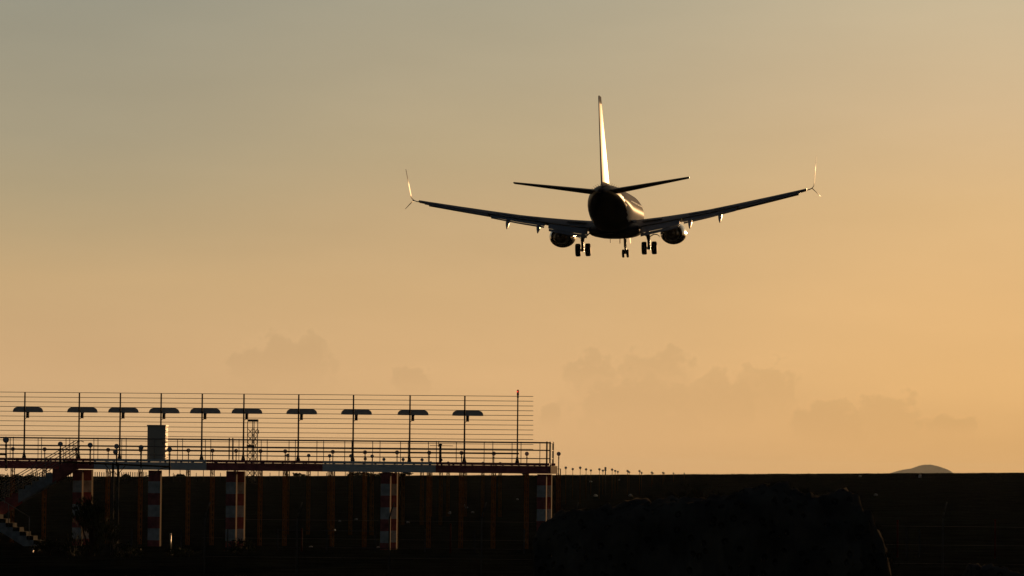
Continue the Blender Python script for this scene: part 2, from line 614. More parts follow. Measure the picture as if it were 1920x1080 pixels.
def build_pier():
    base = PL(600, 1030, 1.5)
    t = thing('lighting_pier', 'long red and white banded steel pier on pillars carrying a row of aerials', 'pier', base)
    segs = [(-350, -250, RED), (-250, -35, WHT), (-35, 176, RED), (176, 387, WHT), (387, 605, RED), (605, 817, WHT), (817, 1030, RED)]

    def ytop(px):
        return 862.2 + (px - 0) * 0.0101 + 0.0

    def beam(name, dv, y0, y1, th):
        mb = MB()
        for a, b, c in segs:
            mb.m = c
            p0, p1 = PL(a, y0 + a * 0.0101, dv), PL(b, y0 + b * 0.0101, dv)
            q0, q1 = PL(a, y1 + a * 0.0101, dv), PL(b, y1 + b * 0.0101, dv)
            if dv > 0:      # same height as the front beam
                f0, f1 = PL(a, y0 + a * 0.0101, 0), PL(b, y0 + b * 0.0101, 0)
                g0, g1 = PL(a, y1 + a * 0.0101, 0), PL(b, y1 + b * 0.0101, 0)
                d = VX * dv
                p0, p1, q0, q1 = f0 + d, f1 + d, g0 + d, g1 + d
            mb.prism([q0, q1, p1, p0], VX * th)
        return mb.build(name, [M_RED, M_WHITE], t)
    beam('beam', 0, 863.4, 878.0, 0.24)
    beam('beam', 2.76, 863.4, 878.0, 0.24)
    beam('deck_edge', 0.02, 858.0, 862.7, 0.12)
    beam('deck_edge', 2.80, 858.0, 862.7, 0.12)
    # end cross beam, its end faces coloured tan for the sun's reflection
    e = MB()
    e.m = RED
    a0, a1 = PL(1030.5, 873.6, 0.0), PL(1030.5, 888.4, 0.0)
    e.prism([a1, a1 + UX * 0.06, a0 + UX * 0.06, a0], VX * 3.0)
    e.bm.normal_update()
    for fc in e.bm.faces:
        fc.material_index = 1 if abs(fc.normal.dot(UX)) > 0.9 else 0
    e.build('end_beam', [M_RED, M_SUNSIDE], t)
    # deck grating
    d = MB()
    zt = PL(0, 858.6, 0)
    l0, r0 = PL(-350, 860.2 - 3.53, 0), PL(1024, 860.2 + 10.3, 0)
    d.prism([l0 + VX * 0.15, r0 + VX * 0.15, r0 + VX * 0.15 + UP * 0.03, l0 + VX * 0.15 + UP * 0.03], VX * 2.6)
    d.build('deck', M_GALV, t)
    # brackets between beam and deck edge
    px = -130
    while px < 1025:
        a = PL(px, 863.4 + px * 0.0101, 0.05)
        for dv in (0, 2.8):
            s = MB()
            s.box(a + VX * dv + UP * 0.02, (0.10, 0.08, 0.06))
            s.build('deck_bracket', M_DARK, t)
        px += random.choice((22, 30, 36))
    # pillars: banded columns, front and rear row
    def pillar(px0, px1, dv, yb, dep=0.40):
        mb = MB()
        ytop_ = 879.0 + px0 * 0.0101
        y = ytop_
        c = RED
        ppx = (px0 + px1) / 2
        f0, f1 = PL(px0, y, 0), PL(px1, y, 0)
        zt_ = f0.z
        zb = Z0 - 0.4
        z = zt_
        k = 0
        while z > zb:
            h = 0.60 if k else 0.56
            zn = max(zb, z - h)
            mb.m = c
            A = Vector((f0.x, f0.y, z)) + VX * dv
            B = Vector((f1.x, f1.y, z)) + VX * dv
            C = Vector((f1.x, f1.y, zn)) + VX * dv
            Dd = Vector((f0.x, f0.y, zn)) + VX * dv
            mb.prism([Dd, C, B, A], VX * dep)
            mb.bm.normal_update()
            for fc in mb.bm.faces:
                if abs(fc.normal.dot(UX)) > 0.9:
                    fc.material_index = 2  # side faces carry the sun's tan as colour, over both bands
            c = WHT if c == RED else RED
            z = zn
            k += 1
        return mb.build('pillar', [M_REDOLD, M_WHITEOLD, M_SUNSIDE], t)
    for px0, px1, both in ((136.5, 153.5, 1), (278, 300.5, 0), (424, 442.5, 1), (714, 731.5, 1), (1007, 1024, 1)):
        pillar(px0, px1, 0.05, 1030)
        if both:
            pillar(px0, px1, 2.35, 1030)
    # railings
    def rail_line(mb, y0, dv, r, a=-350, b=1025.2, dx=0.0):
        p, q = PL(a, y0 + a * 0.0096, 0) + VX * dv, PL(b, y0 + b * 0.0096, 0) + VX * dv
        mb.tube(p, q, r, r, 6)
    for dv in (0.08, 2.85):
        mb = MB()
        rail_line(mb, 820.0, dv, 0.030)
        rail_line(mb, 834.4, dv, 0.026)
        rail_line(mb, 850.0, dv, 0.022)
        rl = mb.build('railing', M_RAIL, t)
        px = 24.5 - 52.9 * 7 if dv < 1 else 48 - 52.9 * 7
        while px < 1020:
            pb = MB()
            lo, hi = PL(px - 0.4, 861.5 + px * 0.0101, 0) + VX * dv, PL(px, 818.6 + px * 0.0096, 0) + VX * dv
            pb.tube(lo, hi, 0.019, 0.019, 6)
            pb.build('railing_post', M_RAIL, rl)
            px += 52.9
    er = MB()
    for y0, r in ((820.0, 0.03), (834.4, 0.026), (850.0, 0.022)):
        p = PL(1025.2, y0 + 9.84, 0)
        er.tube(p + VX * 0.08, p + VX * 2.85, r, r, 6)
    erl = er.build('end_railing', M_DARK, t)
    for dv in (0.08, 1.5, 2.85):
        pb = MB()
        lo, hi = PL(1024.7, 874, 0) + VX * dv, PL(1025.2, 827.8, 0) + VX * dv
        pb.tube(lo, hi, 0.042, 0.042, 8)
        pb.build('railing_post', M_DARK, erl)
    # cable pipe along the aerial row
    cp = MB()
    p, q = PL(-350, 841.6 - 3.1, 0) + VX * 1.2, PL(968, 841.6 + 8.6, 0) + VX * 1.2
    cp.tube(p, q, 0.042, 0.042, 8)
    cp.build('cable_pipe', M_DARK, t)
    for px in (430.6, 437.2):
        lp = MB()
        lo, hi = PL(px - 0.4, 862, 0) - VX * 0.1, PL(px, 821, 0) - VX * 0.1
        lp.tube(lo, hi, 0.03, 0.03, 8)
        lp.build('ladder_rail', M_DARK, t)
    return t


build_pier()

# ------------------------------------------------------------------ localizer aerials
AE_TOPS = [(46.9, 735.3), (149, 736), (225.9, 736.4), (302.4, 737.4), (379.4, 737.8), (457.6, 738.2), (560.3, 739.2), (663, 740),
           (769, 741), (871.7, 742.2)]
ORD = ['first', 'second', 'third', 'fourth', 'fifth', 'sixth', 'seventh', 'eighth', 'ninth', 'tenth', 'eleventh', 'twelfth',
       'thirteenth', 'fourteenth', 'fifteenth', 'sixteenth', 'seventeenth', 'eighteenth']
AE_LABELS = ['grey capped aerial on a thin pole, leftmost of the ten on the pier',
             'grey capped aerial above the top of the stairs, second from left',
             'grey capped aerial just left of the tall cabinet, third from left',
             'grey capped aerial whose pole rises behind the tall cabinet',
             'grey capped aerial between the tall cabinet and the pair of ladder rails',
             'grey capped aerial just left of the distant lattice tower top',
             'grey capped aerial just right of the distant lattice tower, fourth from right',
             'grey capped aerial third from the right end of the row of ten',
             'grey capped aerial second from right, left of the small bar aerial',
             'grey capped aerial rightmost of the ten, right of the small bar aerial']


def build_aerials():
    for k, (px, ytop) in enumerate(AE_TOPS):
        ybase = 862.3 + px * 0.0101
        top = PL(px, ytop, 1.0)
        foot = PL(px - 1.3, ybase, 1.0)
        foot = Vector((top.x, top.y, foot.z))
        t = thing('localizer_aerial', AE_LABELS[k], 'aerial', foot, 'row of capped aerials along the pier')
        p = MB()
        p.tube(foot + UP * 0.1, top, 0.046, 0.038, 8)
        p.build('pole', M_DARK, t)
        c = MB()
        c.lathe(foot, UP, [(0, 0.15), (0.03, 0.15), (0.06, 0.125), (0.38, 0.055), (0.42, 0.05)], 10)
        c.build('foot_cone', M_DARK, t)
        # radome: flat below, round shoulders, running along the runway direction
        dy = 762.6 - 735.3
        zb = PL(px, ytop + 37.3, 1.0).z
        zt = PL(px, ytop + 27.2, 1.0).z
        H = zt - zb
        cx = PL(px + 5.2, ytop + 37.3, 1.12)
        W = 0.80
        def ring(v, s):
            pts = []
            h = H * (0.9 + 0.1 * s)
            pts.append(cx * 1 - UX * W * s)
            n = 7
            for j in range(n + 1):
                a = math.pi / 2 * j / n
                pts.append(cx - UX * (W * s - 0.30 * (1 - math.cos(a)) * s) + UP * h * math.sin(a) ** 0.8)
            for j in range(n, -1, -1):
                a = math.pi / 2 * j / n
                pts.append(cx + UX * (W * s - 0.30 * (1 - math.cos(a)) * s) + UP * h * math.sin(a) ** 0.8)
            return [Vector((q.x, q.y, zb + (q.z - cx.z))) + VX * v for q in pts]
        r = MB()
        r.loft([ring(0.0, 0.98), ring(0.03, 1.0), ring(0.10, 0.98), ring(0.35, 0.90), ring(0.60, 0.78), ring(0.66, 0.70)], smooth=False)
        r.build('radome', M_RADOME, t)
        s = MB()
        sc = PL(px + 5.2, ytop + 37.3, 1.2)
        s.box(Vector((sc.x, sc.y, zb - 0.15)), (0.15, 0.12, 0.30), Matrix.Rotation(-RUNWAY, 3, 'Z'))
        s.tube(Vector((top.x, top.y, zb - 0.36)), Vector((sc.x, sc.y, zb - 0.24)), 0.018, 0.018, 6)
        s.build('bracket', M_DARK, t)


build_aerials()


def build_screen():
    base = PL(600, 868, 1.6)
    t = thing('wire_screen', 'reflector screen of fourteen horizontal wires stretched behind the row of aerials', 'wire screen', base)
    for k in range(12):
        y0 = 735.0 + k * 8.96
        mb = MB()
        a, b = PL(-350, y0 - 350 * 0.0083, 1.3), PL(1000, y0 + 8.3 + 0.09 * k * 0.5, 1.3)
        mb.tube(a, b, 0.0145, 0.0145, 6)
        mb.build('wire', M_WIRE, t)
    return t


build_screen()


def build_beacon():
    top = PL(971, 744, 1.0)
    foot = PL(969.5, 872, 1.0)
    foot = Vector((top.x, top.y, foot.z))
    t = thing('obstruction_light', 'slim pole topped by a red warning lamp near the pier end', 'warning light', foot)
    m = MB()
    m.tube(foot + UP * 0.1, top, 0.038, 0.034, 8)
    m.build('pole', M_DARK, t)
    c = MB()
    c.lathe(foot, UP, [(0, 0.15), (0.03, 0.15), (0.06, 0.125), (0.38, 0.055), (0.42, 0.05)], 10)
    c.build('foot_cone', M_DARK, t)
    c = MB()
    c.lathe(top, UP, [(-0.05, 0.05), (0.0, 0.05), (0.02, 0.035), (0.06, 0.04), (0.08, 0.058), (0.18, 0.058), (0.2, 0.045)], 12)
    c.build('lamp_base', M_DARK, t)
    g = MB()
    g.lathe(top, UP, [(0.201, 0.056), (0.26, 0.06), (0.32, 0.054), (0.36, 0.03), (0.37, 0.002)], 12)
    g.build('lamp_glass', M_REDGLASS, t)


build_beacon()


def build_cabinet():
    a = PL(275.7, 863.2, 0.35)
    b = PL(309.6, 863.2, 0.35)
    top = PL(290, 799.0, 0.35).z
    w = (b - a).dot(UX)
    c = (a + b) / 2
    base = Vector((c.x, c.y, PL(290, 862.3, 0).z)) + VX * 0.32
    t = thing('equipment_cabinet', 'tall pale steel equipment cabinet standing on the pier', 'cabinet', base)
    rot = Matrix.Rotation(-RUNWAY, 3, 'Z')
    h = top - base.z
    m = MB()
    m.box(base + UP * h / 2, (w, 0.62, h), rot)
    m.build('cabinet_body', M_CAB, t)
    m = MB()
    m.box(base + UP * (h + 0.03), (w + 0.05, 0.70, 0.07), rot)
    m.build('lid', M_CAB, t)
    m = MB()
    m.box(base + UP * h / 2 - VX * 0.318, (w - 0.08, 0.012, h - 0.1), rot)
    d = m.build('door', M_CAB, t)
    m = MB()
    m.box(base + UP * h * 0.5 - VX * 0.335 + UX * (w / 2 - 0.12), (0.03, 0.02, 0.14), rot)
    m.build('handle', M_DARK, d)
    m = MB()
    for k in range(7):
        m.box(base + UP * (0.2 + k * 0.26) + UX * (w / 2 + 0.012), (0.02, 0.5, 0.05), rot)
    m.build('louvre', M_CAB, t)


build_cabinet()


def build_monitor():
    foot = PL(825.4, 870.5, 0.6)
    t = thing('bar_aerial', 'stubby dark post aerial with a thin horizontal bar, among the railings', 'aerial', foot)
    def at(px, py):
        q = PL(px, py, 0.6)
        return q
    m = MB()
    m.tube(foot, Vector((foot.x, foot.y, at(825, 836).z)), 0.07, 0.06, 8)
    m.build('post', M_DARK, t)
    m = MB()
    q = at(826, 833.8)
    m.blob(q, 0.1, 2, 0.2, 1, (0.9, 0.9, 0.8))
    m.build('head', M_DARK, t)
    m = MB()
    m.tube(at(806, 835.5), at(850, 836.1), 0.016, 0.016, 6)
    m.build('crossbar', M_RAIL, t)
    m = MB()
    q = at(822.6, 838)
    m.tube(q, Vector((q.x, q.y, at(822, 826.5).z)), 0.022, 0.02, 6)
    m.build('rod', M_DARK, t)


build_monitor()


# ------------------------------------------------------------------ staircase at the left end
def build_stairs():
    A = PL(148, 862, 0)
    t = thing('steel_staircase', 'steel staircase with handrails climbing to the pier in two flights', 'staircase', PL(60, 1000, -1.0))
    run, rise, n = 0.352, 0.2125, 12
    w = 0.95
    f0 = -1.15           # front stringer plane
    top = PL(146, 863.6, 0)
    # upper flight goes down to the left
    def pt(u, z, dv):
        return Vector((top.x, top.y, top.z + z)) + UX * u + VX * dv
    for dv in (f0, f0 + w):
        for (i0, i1, c) in ((0, 3, RED), (3, 5, WHT), (5, 8, WHT), (8, n, RED)):
            poly = []
            for i in range(i0, i1):
                poly += [(-i * run, -i * rise), (-(i + 1) * run, -i * rise)]
            poly.append((-i1 * run, -i1 * rise))
            lo = [(-i1 * run + 0.05, -i1 * rise - 0.62), (-i0 * run + 0.05, -i0 * rise - 0.62)]
            m = MB()
            m.m = c
            for i in range(i0, i1):
                x0, x1 = -i * run, -(i + 1) * run
                za = -i * rise
                b0, b1 = -i * rise - 0.50, -(i + 1) * rise - 0.50
                m.prism([pt(x0, b0, dv), pt(x0, za, dv), pt(x1, za, dv), pt(x1, b1, dv)], VX * 0.03)
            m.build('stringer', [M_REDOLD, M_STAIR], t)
    for i in range(n):
        m = MB()
        c = pt(-(i + 0.5) * run, -i * rise - 0.02, f0 + 0.035)
        m.box(c + VX * (w / 2 - 0.02), (run, w - 0.05, 0.03), Matrix.Rotation(-RUNWAY, 3, 'Z'))
        m.build('tread', M_GALV, t)
    for dv in (f0, f0 + w):
        m = MB()
        for hgt in (1.02, 0.72, 0.42):
            m.tube(pt(0.15, hgt, dv), pt(-n * run, -n * rise + hgt, dv), 0.02, 0.02, 6)
        m.tube(pt(0.15, 1.02, dv), pt(0.35, 0.95, dv), 0.02, 0.02, 6)
        hr = m.build('handrail', M_RAIL, t)
        for i in (0, 2, 4, 6, 8, 10, 12):
            m = MB()
            m.tube(pt(-i * run, -i * rise - 0.1, dv), pt(-i * run, -i * rise + 1.02, dv), 0.018, 0.018, 6)
            m.build('handrail_post', M_RAIL, hr)
    # landing
    zl = -n * rise
    m = MB()
    m.prism([pt(-n * run - 1.3, zl - 0.05, f0 - 1.3), pt(-n * run, zl - 0.05, f0 - 1.3), pt(-n * run, zl, f0 - 1.3), pt(-n * run - 1.3, zl, f0 - 1.3)], VX * 2.4)
    m.build('landing', M_GALV, t)
    for (u, dv) in ((-n * run - 1.2, f0 - 1.2), (-n * run - 0.1, f0 - 1.2), (-n * run - 1.2, f0 + 0.9), (-n * run - 0.1, f0 + 0.9)):
        m = MB()
        m.tube(pt(u, zl - 0.05, dv), pt(u, zl - 2.2, dv), 0.05, 0.05, 8)
        m.build('landing_leg', M_RED, t)
    # lower flight comes back to the right, its risers face the sun
    run2 = 0.36
    for i in range(8):
        z = zl - i * rise
        m = MB()
        m.box(pt(-n * run + (i + 0.5) * run2, z - rise / 2 - 0.01, f0 - 1.25 + w / 2), (run2 - 0.01, w, rise), Matrix.Rotation(-RUNWAY, 3, 'Z'))
        m.build('step', M_CONC, t)
    for dv in (f0 - 1.29, f0 - 1.25 + w + 0.01):
        m = MB()
        m.m = WHT
        for i in range(8):
            x0 = -n * run + i * run2
            z = zl - i * rise
            m.prism([pt(x0, z - 0.62, dv), pt(x0 + run2, z - 0.62 - rise, dv), pt(x0 + run2, z - rise, dv), pt(x0, z - rise, dv)], VX * 0.03)
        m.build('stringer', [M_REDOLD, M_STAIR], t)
    for u in (0, 3, 6):
        m = MB()
        z = zl - u * rise
        m.tube(pt(-n * run + u * run2 + 0.15, z - 0.3, f0 - 1.33), pt(-n * run + u * run2 + 0.15, z + 0.95, f0 - 1.33), 0.02, 0.02, 6)
        m.build('railing_post', M_RAIL, t)
    m = MB()
    m.tube(pt(-n * run + 0.15, zl + 0.95, f0 - 1.33), pt(-n * run + 6 * run2 + 0.15, zl - 6 * rise + 0.95, f0 - 1.33), 0.02, 0.02, 6)
    m.build('lower_handrail', M_RAIL, t)


build_stairs()


# ------------------------------------------------------------------ approach lights
LAMP_PROTO = {}


def lamp_part(parent, c, scale=1.0):
    """Lamp head, facing the approaching aircraft; shares one mesh."""
    off = c - parent.location
    if 'lamp' not in LAMP_PROTO:
        m = MB()
        m.lathe((0, 0, 0), VX, [(-0.055, 0.098), (-0.05, 0.108), (-0.02, 0.108), (-0.01, 0.10), (0.05, 0.088), (0.10, 0.06), (0.125, 0.02), (0.128, 0.001)], 18)
        m.tube((0, 0, -0.10), (0, 0, -0.15), 0.03, 0.025, 8)
        me = m.build('lamp', M_LAMP, None)
        l = MB()
        l.lathe((0, 0, 0), VX, [(-0.075, 0.001), (-0.072, 0.04), (-0.064, 0.075), (-0.0555, 0.088), (-0.052, 0.088)], 18)
        le = l.build('lens', M_LENS, None)
        LAMP_PROTO['lamp'], LAMP_PROTO['lens'] = me.data, le.data
        bpy.data.objects.remove(me)
        bpy.data.objects.remove(le)
    o = bpy.data.objects.new('lamp', LAMP_PROTO['lamp'])
    COL.objects.link(o)
    o.parent = parent
    o.location = off
    o.scale = (scale,) * 3
    e = bpy.data.objects.new('lens', LAMP_PROTO['lens'])
    COL.objects.link(e)
    e.parent = o
    return o


def lattice(m, foot, ztop, side=0.19, r=0.028, step=0.34):
    legs = []
    for k in range(3):
        a = k * 2 * math.pi / 3 + 0.5
        legs.append(Vector((math.cos(a), math.sin(a), 0)) * side / math.sqrt(3))
    for l in legs:
        m.tube(foot + l, Vector((foot.x, foot.y, ztop)) + l, r, r, 5)
    z = foot.z
    i = 0
    while z + step <= ztop:
        for k in range(3):
            a, b = (legs[k], legs[(k + 1) % 3]) if i % 2 else (legs[(k + 1) % 3], legs[k])
            m.tube(Vector((foot.x, foot.y, z)) + a, Vector((foot.x, foot.y, z + step)) + b, r * 0.45, r * 0.45, 4, cap=False)
        z += step
        i += 1
    m.box(Vector((foot.x, foot.y, ztop)), (side * 1.15, side * 1.15, 0.03))


def approach_light(head, label, group, far=False, neck=0.78, scale=1.0):
    g = terrain(head.x, head.y)
    foot = Vector((head.x, head.y, g - 0.1))
    t = thing('approach_light', label, 'approach light', foot, group)
    zt = head.z - neck
    p = MB()
    if zt - g > 0.4 and not far:
        m = MB()
        lattice(m, foot, zt)
        m.build('lattice_mast', M_MAST, t)
        p.tube(Vector((foot.x, foot.y, zt + 0.012)), head - UP * 0.20, 0.026, 0.026, 8)
        p.tube(head - UP * 0.24, head - UP * 0.17, 0.036, 0.036, 8)
        p.tube(head - UP * 0.17, head - UP * 0.105, 0.016, 0.016, 6)
    else:
        p.tube(foot, head - UP * 0.105, 0.028, 0.022, 8)
    p.build('pole', M_DARK if not far else M_MAST, t)
    lamp_part(t, head, scale)
    return t


C0 = row_plane(443, 238)
G_CROSS = 'approach lights in the long cross row behind the pier'
right8 = [(624.2, 847.2), (684.6, 848), (744.6, 848.3), (805, 848.8), (865.5, 849.3), (926, 850.4), (988, 850.8), (1047.7, 851)]
side_word = ['first', 'second', 'third', 'fourth', 'fifth', 'sixth', 'seventh', 'eighth']
for k, (x, y) in enumerate(right8):
    if k == 7:
        lb = 'approach light on a mast standing free just right of the pier end'
    elif k == 6:
        lb = 'approach light seen between the red-topped pole and the pier end'
    else:
        lb = 'approach light at railing height, %s to the left of the red-topped pole' % side_word[5 - k]
    approach_light(C0(x, y), lb, G_CROSS)
for k, (x, y) in enumerate([(353.5, 844.7), (398.7, 844.9), (442.8, 845.5), (488.7, 845.9), (535, 846.1)]):
    lb = ['nearest right of the tall cabinet', 'second right of the tall cabinet', 'beside the pair of ladder rails',
          'just right of the distant lattice tower', 'second right of the distant lattice tower'][k]
    approach_light(C0(x, y), 'approach light of the close-set five, ' + lb, G_CROSS)
for k, (x, y) in enumerate([(24.4, 841.9), (84, 842.4), (143, 842.9), (203, 843.4), (264, 844)]):
    lb = ['small approach light behind the railing at the far left of the pier',
          'small approach light crossed by the stair handrails',
          'small approach light at the head of the stairs',
          'small approach light behind the twin-post lamp bar, left of its mast',
          'small approach light half hidden by a lamp of the near bar, left of cabinet'][k]
    approach_light(C0(x, y), lb, G_CROSS)
rows = [(row_plane(618, 268), [(539.7, 854.1), (579, 854.2), (618.4, 854.7), (658.2, 854.9), (698, 855.6)], 'second group of five low lights behind the pier', 'low lamp between lattice tower and white beam section'),
        (row_plane(756, 298), [(685, 860.4), (720, 861.3), (756, 861.6), (791.5, 862.2), (827, 862.4)], 'third group of five low lights behind the pier', 'low lamp peeping over the white beam section'),
        (row_plane(873, 328), [(808, 867.6), (840.5, 867.9), (873, 868.2), (905.5, 868.6), (938, 868.9)], 'fourth group of five low lights behind the pier', 'lamp almost hidden behind the right-hand red beam section')]
for f, pts, grp, lb in rows:
    for k, (x, y) in enumerate(pts):
        pos = ['leftmost', 'second from left', 'middle one', 'second from right', 'rightmost'][k]
        approach_light(f(x, y), '%s, %s of five' % (lb, pos), grp, neck=0.5)
FAR = [(1061, 877, 388), (1088, 877, 388), (1074, 879.5, 418), (1099, 880, 418), (1124, 880, 418), (1147.8, 880.5, 418),
       (1108, 882, 448), (1130.5, 882.4, 448), (1153.5, 882.9, 448), (1176.7, 883, 448), (1199.2, 883.4, 448),
       (1158.5, 884.6, 478), (1179.6, 885.3, 478), (1203, 886.6, 478), (1222, 886, 508), (1224, 887.4, 540), (1243, 886.4, 540),
       (1245, 887.3, 575), (1263, 887.6, 575), (1283, 888, 610)]
FAR.sort()
nf = len(FAR)
def count_word(k):
    w = ORD + ['nineteenth', 'twentieth']
    return w[k]
for k, (x, y, d) in enumerate(FAR):
    if k < 10:
        lb = 'small distant approach light on the skyline, %s right of the pier end' % count_word(k)
    else:
        lb = 'tiny distant approach light on the skyline, %s from the right end' % count_word(nf - 1 - k)
    if k == nf - 1:
        lb = 'tiny distant approach light on the skyline, rightmost of the receding line'
    approach_light(P(x, y, d), lb, 'distant approach lights receding along the skyline', far=True)


def twin_far():
    h = P(1135.3, 877.6, 440)
    g = terrain(h.x, h.y)
    t = thing('twin_light', 'dark post with two stacked lamps among the distant approach lights', 'approach light', Vector((h.x, h.y, g - 0.1)))
    m = MB()
    m.tube((h.x, h.y, g - 0.1), h - UP * 0.1, 0.05, 0.05, 8)
    m.build('pole', M_DARK, t)
    lamp_part(t, h)
    lamp_part(t, h - UP * 0.19)


twin_far()


# lamp bars in front of the pier
def lamp_bar(d, label, bar0, bar1, heads, mast_px, scale=1.0, ring=None):
    f = row_plane(mast_px, d)
    b0, b1 = f(*bar0), f(*bar1)
    def on_bar(px):
        t_ = (px - bar0[0]) / (bar1[0] - bar0[0])
        return b0.lerp(b1, t_)
    mb = on_bar(mast_px)
    g = terrain(mb.x, mb.y)
    t = thing('lamp_bar', label, 'lamp bar', Vector((mb.x, mb.y, g - 0.1)), 'crossbars of approach lamps in front of the pier')
    m = MB()
    m.tube(b0, b1, 0.038, 0.038, 8)
    m.build('crossbar', M_MAST, t)
    for s in (-0.12, 0.12):
        m = MB()
        q = mb + UX * s
        m.tube(Vector((q.x, q.y, g - 0.1)), Vector((q.x, q.y, mb.z + 0.06)), 0.055, 0.055, 8)
        m.build('mast_leg', M_DARK, t)
    m = MB()
    z = g + 0.3
    k = 0
    while z < mb.z - 0.3:
        s = 0.12 if k % 2 else -0.12
        m.tube(Vector((mb.x, mb.y, z)) + UX * s, Vector((mb.x, mb.y, z + 0.3)) - UX * s, 0.018, 0.018, 5)
        z += 0.3
        k += 1
    m.build('lacing', M_DARK, t)
    m = MB()
    for s in (-1, 1):
        m.tube(mb + UX * s * 0.12 - UP * 0.45, mb + UX * s * 0.5, 0.02, 0.02, 6)
    m.build('brace', M_MAST, t)
    for px, py in heads:
        h = f(px, py)
        b = on_bar(px - 0.4)
        m = MB()
        h2 = Vector((h.x, h.y, h.z))
        bb = Vector((h.x, h.y, b.z))
        m.tube(bb - UP * 0.10, h2 - UP * 0.24, 0.034, 0.034, 8)
        m.tube(h2 - UP * 0.27, h2 - UP * 0.17, 0.042, 0.042, 8)
        m.tube(h2 - UP * 0.17, h2 - UP * 0.105, 0.018, 0.018, 6)
        m.build('riser', M_DARK, t)
        lamp_part(t, h2, scale)
    return t, f


tb, ff = lamp_bar(208, 'near lamp bar of five lamps on a twin-leg mast, left of the cabinet',
                  (118, 866.2), (320, 875.2), [(113.5 + 6 * 0, 832.7), (169.4, 834.6), (218.9, 836.9), (264.8, 839), (318.3, 843)], 217, 1.08)
m = MB()
q = ff(317.6, 884)
m.tube(q - UP * 0.3, q + UP * 0.02, 0.02, 0.034, 8)
m.tube(q + UP * 0.02, q + UP * 0.22, 0.03, 0.03, 8)
m.build('cable_end', M_DARK, tb)
m = MB()
m.path([ff(318, 875.6), ff(305, 877.5), ff(296, 882), ff(289, 888), ff(270, 894), ff(240, 900), ff(222, 906)], 0.018, 6)
m.build('hanging_cable', M_DARK, tb)
lamp_part(tb, ff(216.8, 847.4), 1.05)
tb2, ff2 = lamp_bar(178, 'nearest lamp bar, only its right tip and one large lamp in view',
                    (-120, 849.8), (13, 852), [(11.6, 824.6)], -85, 1.13)
m = MB()
q = ff2(11.6, 880)
for k in range(10):
    a, b = k * 2 * math.pi / 10, (k + 1) * 2 * math.pi / 10
    m.tube(q + UX * math.cos(a) * 0.045 + UP * math.sin(a) * 0.045, q + UX * math.cos(b) * 0.045 + UP * math.sin(b) * 0.045, 0.014, 0.014, 6)
m.tube(q + UP * 0.045, ff2(11.6, 852), 0.034, 0.034, 8)
m.build('cable_end', M_DARK, tb2)


# ------------------------------------------------------------------ distant lattice tower
def build_tower():
    d = 560
    a, b = P(464.6, 790, d), P(483, 790, d)
    w = b.x - a.x
    c = (a + b) / 2
    g = terrain(c.x, c.y)
    zt = P(474, 790.6, d).z
    t = thing('lattice_tower', 'distant steel lattice tower with a platform on top, seen through the wires', 'tower', Vector((c.x, c.y, g - 0.2)))
    m = MB()
    cs = []
    for sx, sy in ((-1, -0.6), (0.35, -1), (1, 0.6), (-0.05, 1)):
        cs.append(Vector((c.x + sx * w / 2, c.y + sy * w / 2, 0)))
    for q in cs:
        m.tube(q + UP * (g - 0.2), q + UP * zt, 0.055, 0.05, 6)
    z = g + 0.2
    while z + 0.9 < zt:
        for k in range(4):
            p, q = cs[k], cs[(k + 1) % 4]
            m.tube(p + UP * z, q + UP * (z + 0.85), 0.028, 0.028, 4)
            m.tube(q + UP * z, p + UP * (z + 0.85), 0.028, 0.028, 4)
            m.tube(p + UP * z, q + UP * z, 0.028, 0.028, 4)
        z += 0.85
    m.build('frame', M_DARK, t)
    m = MB()
    m.box((P(475, 789, d).x, c.y, zt + 0.14), (P(485.4, 789, d).x - P(465, 789, d).x, w * 1.2, 0.28))
    m.build('platform', M_DARK, t)
    m = MB()
    m.box((P(470.4, 836, d).x, c.y, P(470, 836, d).z), (P(477.5, 789, d).x - P(463, 789, d).x, w * 1.1, 0.24))
    m.build('mid_platform', M_DARK, t)
    m = MB()
    q = P(484.8, 813, d)
    m.tube(q, P(484.8, 806, d), 0.05, 0.05, 6)
    m.tube(q + UP * 0.2, Vector((b.x, c.y, q.z + 0.2)), 0.03, 0.03, 5)
    m.build('side_aerial', M_DARK, t)


build_tower()


